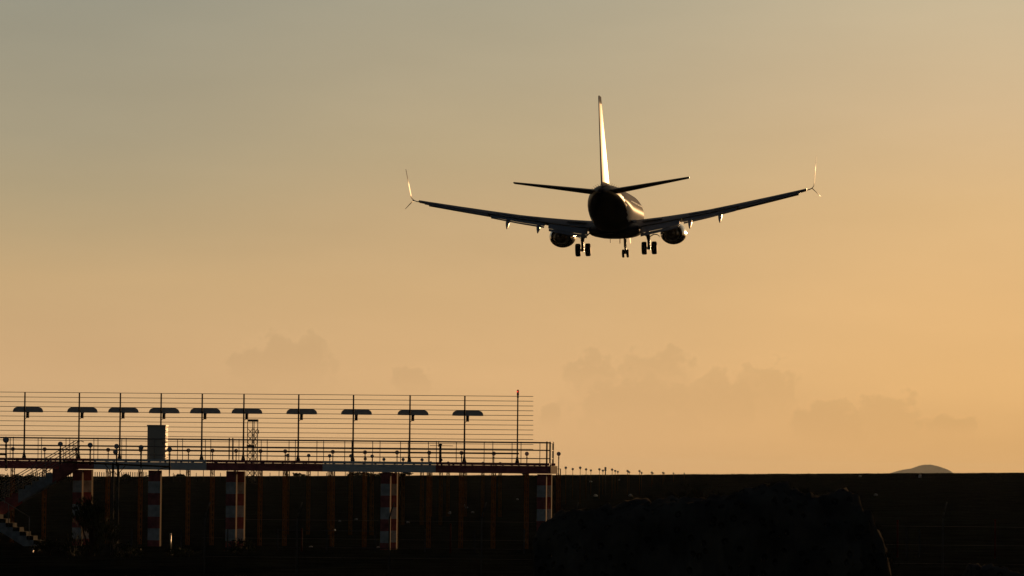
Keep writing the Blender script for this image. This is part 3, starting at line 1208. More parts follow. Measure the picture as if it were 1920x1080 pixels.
# ------------------------------------------------------------------ fences
def build_fences():
    # slats on the skyline behind the stairs
    d = 640
    p0 = P(40, 890, d)
    t = thing('slat_fence', 'low dark slat fence along the skyline behind the stairs', 'fence', Vector((p0.x, p0.y, terrain(p0.x, p0.y))))
    px = 58.0
    while px < 276:
        top = P(px, 885.6 - 0.004 * (px - 100) + random.uniform(-0.5, 0.6), d)
        g = terrain(top.x, top.y) - 0.1
        m = MB()
        m.box((top.x, top.y, (g + top.z) / 2), (0.11, 0.05, top.z - g))
        m.build('slat', M_WOOD, t)
        px += 4.15
    m = MB()
    m.tube(P(56, 899, d), P(277, 897.5, d), 0.03, 0.03, 6)
    m.build('rail', M_WOOD, t)
    # slim posts behind the beam
    d = 620
    p0 = P(500, 890, d)
    t = thing('post_fence', 'fence of slim posts glimpsed beneath the pier beam at mid pier', 'fence', Vector((p0.x, p0.y, terrain(p0.x, p0.y))))
    px = 325.0
    k = 0
    while px < 690:
        y = 879 if k % 3 else 886.5
        top = P(px, y, d)
        m = MB()
        m.tube((top.x, top.y, terrain(top.x, top.y) - 0.1), top, 0.052, 0.045, 6)
        m.build('post', M_DARK, t)
        px += 16.6 + random.uniform(-4, 4)
        k += 1
    m = MB()
    m.tube(P(325, 893.5, d), P(690, 892.5, d), 0.008, 0.008, 5)
    m.build('wire', M_WIRE, t)
    # pale low posts at the foot of the pier
    d = 224
    p0 = P(520, 1028, d)
    t = thing('low_rail_fence', 'low fence of pale grey posts along the foot of the pier', 'fence', Vector((p0.x, p0.y, terrain(p0.x, p0.y))))
    for px in (247, 340, 427, 521, 613, 704, 797, 890, 983, 1700, 1724):
        top = P(px, 991.5, d)
        m = MB()
        m.box((top.x, top.y, (top.z + Z0 - 0.2) / 2), (0.07, 0.07, top.z - Z0 + 0.2))
        m.build('post', M_POST, t)
    m = MB()
    m.tube(P(521, 1026, d), P(983, 1030, d), 0.016, 0.016, 6)
    m.tube(P(521, 994, d), P(704, 996, d), 0.012, 0.012, 6)
    m.build('rail', M_POST, t)
    # tall dark perimeter fence nearer the camera
    d = 118
    p0 = P(740, 1060, d)
    t = thing('perimeter_fence', 'tall thin perimeter fence with bent-topped dark posts in the foreground', 'fence', Vector((p0.x, p0.y, terrain(p0.x, p0.y))))
    px = 557 - 173.0
    while px < 1960:
        base = P(px, 1000, d)
        g = terrain(base.x, base.y)
        z1 = P(px, 972, d).z
        m = MB()
        m.tube((base.x, base.y, g - 0.1), (base.x, base.y, z1), 0.022, 0.022, 6)
        m.tube((base.x, base.y, z1), (base.x + 0.03, base.y + 0.05, z1 + 0.15), 0.022, 0.02, 6)
        m.tube((base.x + 0.03, base.y + 0.05, z1 + 0.15), (base.x + 0.12, base.y + 0.2, z1 + 0.42), 0.02, 0.018, 6)
        m.build('post', M_DARK, t)
        px += 173
    for z in (975, 1010, 1045):
        m = MB()
        m.tube(P(380, z - 2, d), P(1960, z + 14, d), 0.0025, 0.0025, 4)
        m.build('wire', M_WIRE, t)


build_fences()

# ------------------------------------------------------------------ stones, stakes, bright bits
STONES = [(627, 995.5, .16, 'roundest bright pale stone on the dark ground under the pier'),
          (668, 975, .17, 'small pale stone between two masts left of the second white pillar band'),
          (765, 981, .20, 'twin-lobed pale stone right of the central banded pillar'),
          (637, 978, .16, 'flat pale stone streak under the pier centre'),
          (871, 949, .18, 'pale stone, upper of a close pair under the right beam'),
          (875, 952.5, .17, 'pale stone, lower of a close pair under the right beam'),
          (886, 962, .18, 'upright pale stone below a close pair under the right beam'),
          (843, 963.5, .24, 'dull broad stone left of a close pair under the right beam'),
          (970, 937, .16, 'small pale stone left of the rightmost pillars'),
          (583, 1027, .15, 'pale stone at the foot of the low post fence, left one'),
          (709, 1028, .15, 'pale stone at the foot of the central pillar'),
          (1107.5, 904, .30, 'small lit stone below the distant lights just right of the pier'),
          (1161, 900.5, .25, 'tiny lit stone under the middle of the distant lights'),
          (1117, 931, .35, 'dull grey stone on the plain right of the pier, left of two'),
          (1182, 931, .35, 'dull grey stone on the plain right of the pier, right of two'),
          (1642, 930, .35, 'lone grey stone on the dark plain below the far hill'),
          (1613, 894, .35, 'small stone on the skyline left of the far hill')]
for k, (px, py, r, lb) in enumerate(STONES):
    p = hit(px, py, 150)
    m = MB()
    r *= 0.6
    m.blob(p + UP * r * 0.45, r, k + 1, 0.5, 2, (random.uniform(0.8, 1.2), 0.9, random.uniform(0.55, 0.8)))
    o = m.build('stone', M_STONE)
    bpy.context.view_layer.update()
    tag(o, lb, 'stone', 'pale stones scattered on the dark plain')


def board():
    p = hit(1725, 895.5, 300)
    t = thing('marker_board', 'small pale marker board on the plain below the far hill', 'marker board', p)
    s = p.y / F
    m = MB()
    rot = Matrix.Rotation(R(-20), 3, 'Z') @ Matrix.Rotation(R(14), 3, 'Y')
    m.box(p + UP * s * 2.6, (s * 2.2, s * 12, s * 4.8), rot)
    m.build('panel', M_WHITE, t)
    m = MB()
    for q in (-1, 1):
        m.tube(p - UP * 0.2 + Vector((0, q * s * 3, 0)), p + UP * s * 0.6 + Vector((0, q * s * 3, 0)), 0.05, 0.05, 6)
    m.build('foot', M_DARK, t)


board()

for k, (px, y0, y1, lb) in enumerate([(320, 1003, 1022, 'short bright metal stake glinting right of the single pillar'),
                                      (218.5, 985, 994, 'tiny bright metal stake glinting below the near lamp bar mast'),
                                      (62, 1031, 1046, 'bright metal stake glinting at the foot of the stairs')]):
    d = 212
    a, b = P(px, y1, d), P(px, y0, d)
    t = thing('metal_stake', lb, 'stake', Vector((a.x, a.y, a.z)), 'glinting metal stakes in the dark grass')
    m = MB()
    m.tube(a - UP * 0.3, b, 0.03, 0.03, 10)
    m.build('shaft', M_CHROME, t)
    m = MB()
    m.lathe(b, UP, [(0.0, 0.032), (0.01, 0.04), (0.05, 0.042), (0.07, 0.03), (0.08, 0.002)], 10)
    m.build('cap', M_CHROME, t)
for k, (px, y0, lb) in enumerate([(1683, 978, 'red stake on the dark plain, right of the lava boulder'),
                                  (1866, 977, 'red stake on the dark plain near the right edge'),
                                  (566, 994, 'dull red stake left of the second bent fence post, below the pier'),
                                  (845, 985, 'dull red stake under the right half of the pier')]):
    a = P(px, y0, 222)
    m = MB()
    m.tube((a.x, a.y, Z0 - 0.2), a, 0.045, 0.04, 8)
    m.lathe(a, UP, [(0, 0.04), (0.03, 0.05), (0.07, 0.045), (0.09, 0.01)], 8)
    o = m.build('red_stake', M_DULLRED)
    tag(o, lb, 'stake', 'red stakes standing on the plain')


# ------------------------------------------------------------------ vegetation
def shrub(name, c, w, h, label, seed, n=500, leaf=0.06, depth=None, group='dark shrubs on the plain', m_leaf=None, spiky=False):
    rnd = random.Random(seed)
    depth = depth or w
    g = Vector(c)
    t = thing(name, label, 'shrub', g, group)
    st = MB()
    tips = []
    for k in range(9):
        a = rnd.uniform(0, 6.283)
        q = g + Vector((math.cos(a) * w * 0.36 * rnd.random() ** 0.5, math.sin(a) * depth * 0.36 * rnd.random() ** 0.5, h * rnd.uniform(0.45, 0.85)))
        mid = g.lerp(q, 0.5) + Vector((rnd.uniform(-.05, .05) * w, 0, 0.05 * h))
        st.tube(g - UP * 0.1, mid, 0.02 * h, 0.014 * h, 5)
        st.tube(mid, q, 0.014 * h, 0.005 * h, 5)
        tips.append(q)
    st.build('stems', M_STEM, t)
    lf = MB()
    clumps = [(tp, rnd.uniform(0.16, 0.34)) for tp in tips]
    for _ in range(6):
        clumps.append((g + Vector((rnd.uniform(-.42, .42) * w, rnd.uniform(-.4, .4) * depth, h * rnd.uniform(0.15, 0.55))), rnd.uniform(0.15, 0.3)))
    for _ in range(n):
        cp, cr = rnd.choice(clumps)
        dv = Vector((rnd.gauss(0, 1), rnd.gauss(0, 1), rnd.gauss(0, 1))).normalized() * rnd.random() ** 0.4
        p = cp + Vector((dv.x * cr * w, dv.y * cr * depth, dv.z * cr * h * 0.9))
        s = leaf * rnd.uniform(0.6, 1.4)
        if spiky:
            ax = (Vector((dv.x * 0.6, dv.y * 0.6, 1.0)) + Vector((rnd.uniform(-.3, .3), rnd.uniform(-.3, .3), 0))).normalized()
        else:
            ax = Vector((rnd.gauss(0, 1), rnd.gauss(0, 1), rnd.gauss(0.4, 1))).normalized()
        sd = ax.orthogonal().normalized()
        sd = Matrix.Rotation(rnd.uniform(0, 6.28), 3, ax) @ sd
        L_ = s * (3.2 if spiky else 1.5)
        W_ = s * (0.35 if spiky else 0.6)
        vs = [lf.bm.verts.new(p), lf.bm.verts.new(p + ax * L_ * 0.5 + sd * W_), lf.bm.verts.new(p + ax * L_), lf.bm.verts.new(p + ax * L_ * 0.5 - sd * W_)]
        lf.bm.faces.new(vs)
    lf.build('foliage', m_leaf or M_BUSH, t, recalc=False)
    return t


rs = random.Random(3)
SKYB = [(4, 889.5, 34, 'at the left edge'), (30, 890.5, 30, 'behind the lowest stair rails'), (52, 891.5, 26, 'just left of the slat fence'),
        (237, 888.6, 17, 'poking through the slat fence left of the cabinet'), (662, 888.5, 34, 'left of the central pillar'),
        (692, 886.4, 40, 'second left of the central pillar'), (722, 885.2, 44, 'behind the central pillar'), (760, 886.6, 30, 'right of the central pillar'),
        (338, 890, 22, 'right of the tall cabinet'), (560, 889.4, 22, 'under the first white beam joint'), (983, 888.2, 12, 'just left of the rightmost pillars')]
for k, (px, ytop, wpx, where) in enumerate(SKYB):
    d = 735 if k > 3 else 690
    p = P(px, 905, d)
    g = terrain(p.x, p.y)
    top = P(px, ytop, d).z
    shrub('shrub', (p.x, p.y, g), wpx * d / F, max(0.7, top - g), 'low dark shrub on the skyline ' + where, 20 + k, 420, 0.14)
NEARB = [(172, 938, 84, 206, 'tall ragged bush hiding the foot of the leftmost banded pillars', 4200, True),
         (95, 1010, 80, 205, 'low bush at the foot of the staircase', 700, False),
         (330, 1026, 70, 204, 'low dark bush at the foot of the single pillar', 500, False),
         (450, 1010, 60, 214, 'low dark bush at the foot of the pillars below the lattice tower', 600, False),
         (240, 1018, 60, 202, 'low dark bush between the tall ragged bush and the single pillar', 500, False)]
for k, (px, ytop, wpx, d, lb, n, sp) in enumerate(NEARB):
    p = P(px, 1030, d)
    g = terrain(p.x, p.y)
    shrub('shrub', (p.x, p.y, g), wpx * d / F, max(0.4, P(px, ytop, d).z - g), lb, 60 + k, n, 0.055, depth=1.0, spiky=sp)


def build_grass():
    rnd = random.Random(11)
    lf = MB()
    for _ in range(14000):
        y = 130 + 640 * rnd.random() ** 1.1
        x = rnd.uniform(-0.12, 0.13) * y
        g = terrain(x, y)
        sc = 0.5 + y / 900
        for k in range(4):
            a = rnd.uniform(0, 6.28)
            h = rnd.uniform(0.05, 0.15) * sc
            w = 0.02 * sc
            p = Vector((x + rnd.uniform(-.15, .15) * sc, y + rnd.uniform(-.15, .15), g - 0.03))
            tip = p + Vector((math.cos(a) * h * 0.5, math.sin(a) * h * 0.5, h))
            s = Vector((math.cos(a + 1.57), math.sin(a + 1.57), 0)) * w
            lf.bm.faces.new([lf.bm.verts.new(p - s), lf.bm.verts.new(p + s), lf.bm.verts.new(tip)])
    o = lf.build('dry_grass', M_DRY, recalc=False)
    o['kind'] = 'stuff'
    tag(o, 'dry brown grass tufts covering the dark plain', 'grass')


build_grass()


# ------------------------------------------------------------------ lava boulders in the foreground
def boulder(d, prof, label, thick, seed):
    x0, x1 = prof[0][0], prof[-1][0]
    n = 150
    cx = (x0 + x1) / 2
    c = P(cx, 1080, d)
    g = terrain(c.x, c.y)
    mb = MB()
    rings = []
    for i in range(n + 1):
        px = x0 + (x1 - x0) * i / n
        top = P(px, interp(prof, px), d)
        e = math.sin(math.pi * min(max(i / n, 0.02), 0.98)) ** 0.35
        ring = []
        m = 44
        zc = (top.z + g - 0.3) / 2
        hh = (top.z - g + 0.3) / 2
        for k in range(m):
            a = 2 * math.pi * k / m
            ca, sa = math.cos(a), math.sin(a)
            q = Vector((top.x, d + thick * e * math.copysign(abs(ca) ** 0.7, ca), zc + hh * math.copysign(abs(sa) ** 0.75, sa)))
            nn = mnoise.noise(q * 1.7 + Vector((seed, 0, 0))) * 0.10 + mnoise.noise(q * 5 + Vector((0, seed, 0))) * 0.075 + mnoise.noise(q * 13) * 0.04
            q += Vector((nn * 0.45, nn * ca * 1.6, nn * (sa + 0.25)))
            ring.append(q)
        rings.append(ring)
    mb.loft(rings, smooth=True)
    o = mb.build('boulder', M_LAVA)
    tag(o, label, 'boulder', 'lava boulders in the foreground')


boulder(42, [(1004, 1000), (1012, 988), (1050, 966), (1090, 953), (1150, 948), (1230, 946), (1290, 938), (1330, 928), (1400, 925), (1480, 922),
             (1540, 918), (1585, 920), (1604, 934), (1622, 965), (1640, 1000), (1656, 1040), (1668, 1084), (1676, 1120)],
        'huge dark pitted lava boulder filling the lower right foreground', 0.9, 1.0)
boulder(46, [(1800, 1086), (1815, 1060), (1850, 1051), (1885, 1052), (1910, 1066), (1935, 1090)],
        'small lava boulder low in the bottom right corner', 0.35, 5.0)
for k, (px, py, d, w, h, where) in enumerate([(1316, 948, 43.4, 0.55, 0.2, 'behind the top of the lava boulder'),
                                              (1210, 962, 43.2, 0.4, 0.12, 'on the low left shoulder of the lava boulder'),
                                              (1070, 985, 43.0, 0.35, 0.14, 'at the left end of the lava boulder'),
                                              (1500, 938, 43.2, 0.35, 0.1, 'on the flat top of the lava boulder'),
                                              (1640, 1040, 42.4, 0.2, 0.34, 'against the steep right flank of the lava boulder'),
                                              (1662, 1085, 42.2, 0.24, 0.36, 'at the right foot of the lava boulder')]):
    p = P(px, py, d)
    shrub('dry_plant', p, w, h, 'wispy dry plant growing ' + where, 91 + k, 200, 0.010, 0.3, group='wispy dry plants round the lava boulder', m_leaf=M_DRY, spiky=True)


# ------------------------------------------------------------------ the airliner
def build_plane():
    D = 390
    t = thing('airliner', 'twin engine passenger jet seen from behind, landing with wheels and flaps down', 'airplane', P(1152.5, 397.5, D))
    M3 = Matrix.Rotation(-R(4.5), 3, 'Z') @ Matrix.Rotation(R(1.9), 3, 'X') @ Matrix.Rotation(-R(2.05), 3, 'Y')
    t.rotation_euler = M3.to_euler()

    def pb(mb, name, mats, parent=None):
        return mb.build(name, mats, parent or t, world=False)
    # fuselage: y station, half width, top z, bottom z
    st = [(19.5, 0.06, -0.32, -0.46), (19.2, 0.55, 0.1, -0.95), (18.6, 0.95, 0.45, -1.35), (17.6, 1.35, 1.0, -1.7), (16.4, 1.65, 1.6, -1.9),
          (15.0, 1.82, 1.9, -2.0), (13.0, 1.88, 2.0, -2.03), (6.0, 1.88, 2.0, -2.05), (-1.0, 1.88, 2.0, -2.05), (-4.5, 1.88, 2.0, -2.0),
          (-6.5, 1.86, 2.0, -1.82), (-8.5, 1.80, 2.0, -1.45), (-10.5, 1.68, 1.99, -1.0), (-12.5, 1.48, 1.96, -0.5), (-14.5, 1.20, 1.90, 0.02),
          (-16.5, 0.85, 1.78, 0.52), (-18.0, 0.55, 1.62, 0.86), (-19.0, 0.28, 1.45, 1.05), (-19.3, 0.16, 1.36, 1.12)]
    fine = []
    for (a, b) in zip(st, st[1:]):
        for k in range(3):
            u = k / 3
            fine.append(tuple(a[i] + (b[i] - a[i]) * u for i in range(4)))
    fine.append(st[-1])
    for _ in range(3):
        fine = [fine[0]] + [(q[0],) + tuple((o_[i] + 2 * q[i] + r_[i]) / 4 for i in range(1, 4)) for o_, q, r_ in zip(fine, fine[1:], fine[2:])] + [fine[-1]]

    def livery(c):
        lim = -0.95
        if c.y < -7.5:
            lim = -0.95 + (-7.5 - c.y) * 0.36
        return 1 if c.z < lim else 0
    m = MB()
    rings = []
    for (y, w, zt, zb) in fine:
        ring = []
        zc, h = (zt + zb) / 2, (zt - zb) / 2
        for k in range(40):
            a = 2 * math.pi * k / 40
            ring.append((w * math.cos(a), y, zc + h * math.sin(a)))
        rings.append(ring)
    m.loft(rings, mats=livery)
    fus = pb(m, 'fuselage', [M_PLANEW, M_PLANEB])
    # wing to body fairing
    m = MB()
    rings = []
    for (y, w, zb) in ((7.5, 0.8, -2.0), (6.5, 1.5, -2.2), (4.5, 2.15, -2.24), (0, 2.3, -2.26), (-2.5, 2.1, -2.22), (-4.5, 1.4, -2.08), (-6, 0.6, -1.9)):
        ring = []
        for k in range(24):
            a = 2 * math.pi * k / 24
            ca, sa = math.cos(a), math.sin(a)
            ring.append((w * math.copysign(abs(ca) ** 0.8, ca), y, -1.55 + (zb + 1.55) * (-math.copysign(abs(sa) ** 0.8, sa))))
        rings.append(ring)
    m.loft(rings)
    pb(m, 'belly_fairing', M_PLANEB)
    for s in (-1, 1):
        m = MB()
        y = 14.0
        while y > -11:
            if not (-0.1 < y < 0.3):
                z = 0.62
                w = 1.88 if y > -6 else 1.86 - (-6 - y) * 0.06
                x = w * math.sqrt(max(0, 1 - (z / 2.0) ** 2)) + 0.006
                m.prism([(s * x, y, z - 0.17), (s * x, y + 0.24, z - 0.17), (s * (x - 0.055), y + 0.24, z + 0.17), (s * (x - 0.055), y, z + 0.17)], (s * 0.008, 0, 0))
            y -= 0.51
        pb(m, 'window_row', M_GLASS, fus)
    # vortex vanes round the tail
    m = MB()
    for k in range(17):
        a = R(28 + k * 124 / 16)
        w, zt, zb = 1.36, 1.93, -0.25
        c = Vector((w * math.cos(a), -13.3, 0.84 + 1.09 * math.sin(a)))
        o = Vector((math.cos(a), 0, math.sin(a)))
        m.prism([c - o * 0.03, c + Vector((0, 0.28, 0)) - o * 0.03, c + Vector((0, 0.02, 0)) + o * 0.20], Vector((-math.sin(a), 0.1, math.cos(a))) * 0.02)
    pb(m, 'vortex_vanes', M_DARK, fus)
    # belly aerials
    m = MB()
    for (x, y, h) in ((-0.6, 2.2, 0.2), (0.15, 3.6, 0.16)):
        m.prism([(x, y, -2.3), (x, y + 0.3, -2.3), (x, y + 0.12, -2.4 - h), (x, y, -2.4 - h)], (0.05, 0, 0))
    pb(m, 'belly_aerial', M_DARK, fus)

    def foil(x, yle, chord, z, tc, inc, vert=False, n=11):
        pts = []
        up, lo = [], []
        for k in range(n + 1):
            u = (1 - math.cos(math.pi * k / n)) / 2
            th = 5 * tc * (0.2969 * math.sqrt(u) - 0.126 * u - 0.3516 * u * u + 0.2843 * u ** 3 - 0.1015 * u ** 4)
            cam_ = 0 if vert else 0.022 * 4 * u * (1 - u)
            up.append((u, cam_ + th))
            lo.append((u, cam_ - th))
        for (u, v) in up[::-1] + lo[1:-1]:
            dy, dz = -u * chord, v * chord
            if vert:
                pts.append((x + dz, yle + dy, z))
            else:
                c_, s_ = math.cos(inc), math.sin(inc)
                pts.append((x, yle + dy * c_ + dz * s_, z + dy * s_ + dz * c_))
        return pts
    # wings: span station, leading edge y, chord, z of chord line
    ws = [(1.2, 5.9, 7.9, -1.35), (2.0, 5.4, 7.3, -1.22), (4.0, 4.35, 5.95, -0.97), (5.9, 3.4, 4.75, -0.68), (8.0, 2.32, 4.0, -0.37),
          (10.6, 1.0, 3.2, 0.11), (13.5, -0.5, 2.35, 0.67), (16.2, -1.88, 1.62, 1.21), (16.6, -2.1, 1.5, 1.30)]

    def wing_at(x):
        for a, b in zip(ws, ws[1:]):
            if x <= b[0]:
                u = (x - a[0]) / (b[0] - a[0])
                return tuple(a[i] + (b[i] - a[i]) * u for i in range(4))
        return ws[-1]
    for s in (-1, 1):
        m = MB()
        rings = []
        for k in range(25):
            x = 1.2 + (16.6 - 1.2) * k / 24
            q = wing_at(x)
            inc = R(1.5 - 2.5 * (x / 17))
            tc = 0.132 + 0.022 * x / 17
            rings.append([(s * p[0], p[1], p[2]) for p in foil(x, q[1], q[2], q[3], tc, inc)])
        m.loft(rings)
        wing = pb(m, 'wing', M_WING)
        # flaps, lowered
        for (xa, xb, c0, c1, ang) in ((2.25, 5.65, 0.95, 0.75, 36), (5.95, 10.55, 0.58, 0.40, 30)):
            m = MB()
            rings = []
            for k in range(9):
                x = xa + (xb - xa) * k / 8
                q = wing_at(x)
                ch = c0 + (c1 - c0) * k / 8
                inc = R(1.5 - 2.5 * (x / 17))
                yte = q[1] - q[2] * math.cos(inc) + 0.10
                zte = q[3] - q[2] * math.sin(inc) - 0.07
                rings.append([(s * p[0], p[1], p[2]) for p in foil(x, yte, ch, zte, 0.13, R(ang), n=7)])
            m.loft(rings)
            pb(m, 'flap', M_FLAP, wing)
            m = MB()
            rings = []
            for k in range(9):
                x = xa + 0.05 + (xb - xa - 0.1) * k / 8
                q = wing_at(x)
                ch = (c0 + (c1 - c0) * k / 8)
                inc = R(1.5 - 2.5 * (x / 17))
                a2 = R(ang)
                yte = q[1] - q[2] * math.cos(inc) + 0.10 - ch * math.cos(a2) + 0.06
                zte = q[3] - q[2] * math.sin(inc) - 0.07 - ch * math.sin(a2) - 0.015
                rings.append([(s * p[0], p[1], p[2]) for p in foil(x, yte, ch * 0.38, zte, 0.12, R(ang + 14), n=6)])
            m.loft(rings)
            pb(m, 'aft_flap', M_FLAP, wing)
        # aileron, slightly drooped
        m = MB()
        rings = []
        for k in range(7):
            x = 10.75 + (16.05 - 10.75) * k / 6
            q = wing_at(x)
            inc = R(1.5 - 2.5 * (x / 17))
            ch = 0.80 - 0.25 * k / 6
            yte = q[1] - q[2] * math.cos(inc) + 0.20
            zte = q[3] - q[2] * math.sin(inc) - 0.035
            rings.append([(s * p[0], p[1], p[2]) for p in foil(x, yte, ch, zte, 0.14, R(15), n=6)])
        m.loft(rings)
        pb(m, 'aileron', M_WING, wing)
        # leading edge slats, run out and drooped
        m = MB()
        rings = []
        for k in range(9):
            x = 6.3 + (15.9 - 6.3) * k / 8
            q = wing_at(x)
            ch = 0.62 - 0.2 * k / 8
            rings.append([(s * p[0], p[1], p[2]) for p in foil(x, q[1] + 0.34, ch, q[3] - 0.27 + 0.05 * k / 8, 0.14, R(-24), n=6)])
        m.loft(rings)
        pb(m, 'slat', M_WING, wing)
        # raised spoiler panels on the inboard wing
        for (xa, xb) in ((2.4, 4.1), (6.4, 8.2), (8.3, 10.2)):
            m = MB()
            qa, qb = wing_at(xa), wing_at(xb)
            def sp(q, u, dz):
                return (s * q[0], q[1] - q[2] * u, q[3] + q[2] * 0.058 * (1 if u < 0.7 else 0.75) + dz)
            ring0 = [sp(qa, 0.70, -0.02), sp(qa, 0.86, -0.02), sp(qa, 0.86, 0.03), sp(qa, 0.70, 0.01)]
            ring1 = [sp(qb, 0.70, -0.02), sp(qb, 0.86, -0.02), sp(qb, 0.86, 0.03), sp(qb, 0.70, 0.01)]
            m.loft([ring0, ring1], smooth=False)
            pb(m, 'spoiler', M_FLAP, wing)
        # winglet: blended bend, upper blade and lower strake
        m = MB()
        path = [(16.55, 1.29, 10), (16.85, 1.35, 14), (17.08, 1.46, 32), (17.21, 1.62, 62), (17.26, 1.86, 82), (17.37, 2.8, 83), (17.51, 4.08, 83)]
        yl = [-2.08, -2.25, -2.42, -2.62, -2.85, -3.45, -4.3]
        cc = [1.5, 1.42, 1.3, 1.15, 1.02, 0.8, 0.45]
        rings = []
        for (x, z, a), y0, ch in zip(path, yl, cc):
            nx, nz = -math.sin(R(a)), math.cos(R(a))
            ring = []
            for k in range(12):
                b = 2 * math.pi * k / 12
                u = (1 - math.cos(b)) / 2
                th = 0.03 * ch * math.sin(b) * (1.3 - u)
                ring.append((s * (x + nx * th), y0 - u * ch, z + nz * th))
            rings.append(ring)
        m.loft(rings)
        pb(m, 'winglet', M_WINGLET, wing)
        m = MB()
        rings = []
        for (x, z, y0, ch) in ((17.05, 1.44, -2.75, 0.85), (17.35, 1.14, -3.05, 0.6), (17.75, 0.70, -3.5, 0.28)):
            ring = []
            for k in range(10):
                b = 2 * math.pi * k / 10
                u = (1 - math.cos(b)) / 2
                th = 0.05 * ch * math.sin(b) * (1.3 - u)
                ring.append((s * (x + 0.7 * th), y0 - u * ch, z + 0.7 * th))
            rings.append(ring)
        m.loft(rings)
        pb(m, 'winglet_strake', M_WING, wing)
        # flap track fairings
        for x in (6.5, 9.1):
            q = wing_at(x)
            yte = q[1] - q[2]
            m = MB()
            rings = []
            for (dy, dz, w, h) in ((2.0, -0.18, 0.03, 0.04), (1.4, -0.30, 0.13, 0.16), (0.7, -0.40, 0.17, 0.24), (0.0, -0.58, 0.17, 0.28), (-0.6, -0.85, 0.13, 0.24),
                                   (-1.1, -1.10, 0.06, 0.12), (-1.35, -1.24, 0.01, 0.02)):
                rings.append([(s * (x + 0.02) + w * math.cos(2 * math.pi * k / 12), yte + dy, q[3] - 0.02 + dz * 0.88 + h * math.sin(2 * math.pi * k / 12)) for k in range(12)])
            m.loft(rings)
            pb(m, 'track_fairing', M_FAIR, wing)
        # engine
        cx, cz_ = s * 4.83, -1.94
        def eng_ring(y, r, flat):
            ring = []
            for k in range(28):
                a = 2 * math.pi * k / 28
                ca, sa = math.cos(a), math.sin(a)
                z = r * sa * (0.94 if sa > 0 else 0.94 - 0.10 * flat)
                ring.append((cx + r * ca * (1.0 + 0.05 * flat * (1 - abs(sa))), y, cz_ + z))
            return ring
        m = MB()
        m.loft([eng_ring(1.9, 0.86, 0), eng_ring(2.4, 0.97, 0.3), eng_ring(3.4, 1.07, 0.8), eng_ring(4.6, 1.10, 1), eng_ring(5.5, 1.04, 1), eng_ring(5.95, 0.90, 1),
                eng_ring(6.0, 0.82, 1), eng_ring(5.7, 0.78, 0.8)], cap=False)
        m.loft([eng_ring(1.9, 0.86, 0), eng_ring(1.92, 0.83, 0), eng_ring(3.0, 0.80, 0)], cap=False)
        m.loft([eng_ring(4.9, 0.78, 0.5), eng_ring(4.9, 0.01, 0.0)], cap=False)
        eng = pb(m, 'engine', M_ENG)
        m = MB()
        m.lathe((cx, 0, cz_), (0, 1, 0), [(0.9, 0.40), (0.92, 0.43), (1.6, 0.56), (3.0, 0.64), (3.2, 0.60)], 20)
        m.lathe((cx, 0, cz_), (0, 1, 0), [(0.15, 0.02), (0.4, 0.14), (0.9, 0.27), (1.3, 0.3)], 16)
        pb(m, 'exhaust_cone', M_CORE, eng)
        m = MB()
        m.prism([(cx - 0.16, 5.0, -1.05), (cx - 0.16, 2.0, -1.2), (cx - 0.16, -0.2, -1.35), (cx - 0.16, 0.3, -0.85), (cx - 0.16, 3.6, -0.6), (cx - 0.16, 4.6, -0.75)], (0.32, 0, 0))
        pb(m, 'pylon', M_WING, eng)
        # main landing gear
        gx = s * 2.86
        m = MB()
        m.tube((gx - s * 0.15, 0.1, -1.35), (gx, 0, -2.45), 0.18, 0.16, 12)
        m.tube((gx, 0, -2.45), (gx, 0, -3.19), 0.125, 0.115, 12)
        m.tube((gx - 0.14, 0, -3.19), (gx + 0.14, 0, -3.19), 0.14, 0.14, 12)
        m.tube((gx - 0.42, 0, -3.19), (gx + 0.42, 0, -3.19), 0.075, 0.075, 10)
        m.tube((gx, 0.02, -2.3), (gx - s * 0.9, 0.1, -1.55), 0.06, 0.06, 8)
        m.tube((gx, 0.25, -2.95), (gx, 0.35, -2.6), 0.04, 0.04, 8)
        m.tube((gx, 0.35, -2.6), (gx, 0.15, -2.25), 0.04, 0.04, 8)
        m.tube((gx, -0.18, -2.6), (gx, -0.18, -2.9), 0.03, 0.03, 6)
        gear = pb(m, 'main_gear', M_STRUT)
        m = MB()
        pts = [(gx + s * 0.12, 0.05, -2.15), (gx + s * 0.42, 0.05, -1.98), (gx + s * 0.72, 0.05, -2.0), (gx + s * 0.95, 0.05, -2.18)]
        for a, b in zip(pts, pts[1:]):
            a, b = Vector(a), Vector(b)
            m.prism([a, b, b - UP * 0.07, a - UP * 0.07], (0, 0.8, 0))
        pb(m, 'gear_door', M_PLANEW, gear)
        for w in (-0.43, 0.43):
            m = MB()
            m.lathe((gx + w - 0.2, 0, -3.19), (1, 0, 0), [(0.0, 0.30), (0.01, 0.46), (0.05, 0.535), (0.12, 0.56), (0.35, 0.56), (0.42, 0.535), (0.46, 0.46), (0.47, 0.30)], 28)
            wh = pb(m, 'wheel', M_TYRE, gear)
            # hubs are part of the wheel mesh side
        # tailplane
        m = MB()
        rings = []
        for k in range(9):
            u = k / 8
            x = 0.35 + (7.17 - 0.35) * u
            rings.append([(s * p[0], p[1], p[2]) for p in foil(x, -13.9 - 4.15 * u, 3.9 - 2.55 * u, 1.12 + 0.98 * u, 0.10, R(-2.5))])
        rings.append([(s * p[0], p[1], p[2]) for p in foil(7.24, -18.3, 0.9, 2.11, 0.02, R(-2.5))])
        m.loft(rings)
        pb(m, 'tailplane', M_PLANEB)
    # fin
    m = MB()
    rings = []
    for k in range(13):
        u = k / 12
        z = 1.45 + (9.05 - 1.45) * u
        yl = -10.9 - 5.9 * u
        ch = 6.6 - 4.4 * u
        rings.append(foil(0, yl, ch, z, 0.105, 0, True))
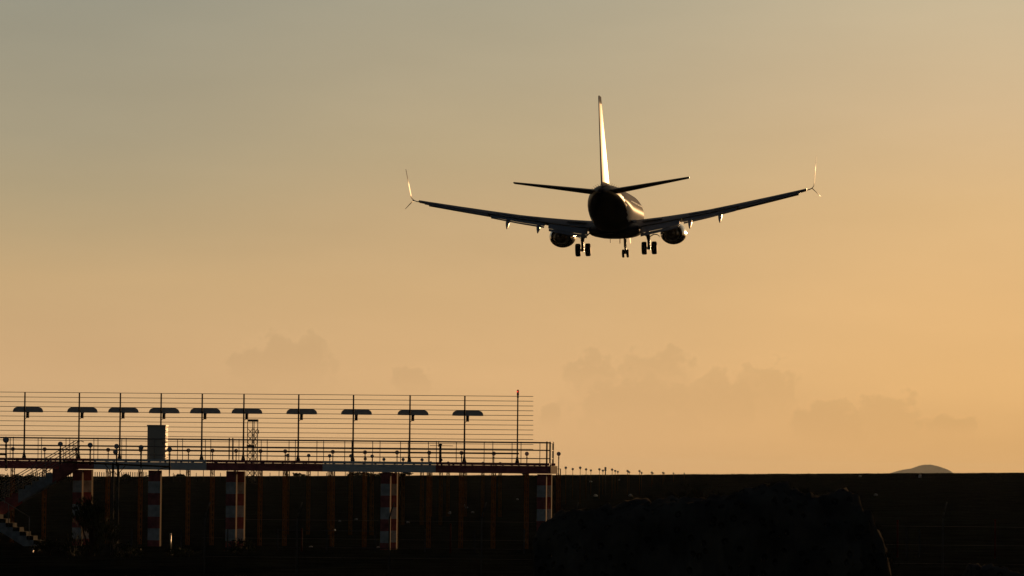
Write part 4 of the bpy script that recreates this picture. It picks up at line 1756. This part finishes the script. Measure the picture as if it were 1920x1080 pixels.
    rings.append(foil(0, -17.1, 1.8, 9.12, 0.03, 0, True))
    m.loft(rings)
    fin = pb(m, 'fin', M_FIN)
    m = MB()
    m.prism([(-0.06, -6.4, 1.92), (-0.06, -11.2, 1.85), (-0.06, -11.45, 2.75)], (0.12, 0, 0))
    pb(m, 'dorsal_fillet', M_PLANEW, fin)
    # nose gear
    m = MB()
    m.tube((0, 15.6, -1.7), (0, 15.6, -2.75), 0.14, 0.12, 10)
    m.tube((0, 15.6, -2.75), (0, 15.65, -3.33), 0.095, 0.09, 10)
    m.tube((-0.22, 15.65, -3.33), (0.22, 15.65, -3.33), 0.05, 0.05, 8)
    m.tube((0, 15.6, -2.35), (0, 16.6, -1.8), 0.05, 0.05, 8)
    ng = pb(m, 'nose_gear', M_STRUT)
    for w in (-0.2, 0.2):
        m = MB()
        m.lathe((w - 0.12, 15.65, -3.33), (1, 0, 0), [(0.0, 0.18), (0.01, 0.29), (0.04, 0.355), (0.08, 0.37), (0.16, 0.37), (0.20, 0.355), (0.23, 0.29), (0.24, 0.18)], 24)
        pb(m, 'wheel', M_TYRE, ng)
    for s in (-1, 1):
        m = MB()
        m.prism([(s * 0.42, 14.9, -1.9), (s * 0.42, 16.5, -1.85), (s * 0.46, 16.5, -2.4), (s * 0.46, 14.9, -2.45)], (s * 0.02, 0, 0))
        pb(m, 'gear_door', M_PLANEW, ng)


build_plane()


# ------------------------------------------------------------------ haze
def build_haze():
    m = bpy.data.materials.new('haze_air')
    m.use_nodes = True
    nt = m.node_tree
    nt.nodes.remove(nt.nodes['Principled BSDF'])
    v = nt.nodes.new('ShaderNodeVolumePrincipled')
    v.inputs['Color'].default_value = (0.80, 0.90, 0.98, 1)
    v.inputs['Density'].default_value = 0.72e-5
    v.inputs['Anisotropy'].default_value = 0.3
    nt.links.new(v.outputs[0], nt.nodes['Material Output'].inputs['Volume'])
    mb = MB()
    mb.box((0, 17900, -13), (18000, 36500, 236))
    o = mb.build('haze', m)
    o['kind'] = 'stuff'


build_haze()
bpy.context.view_layer.update()
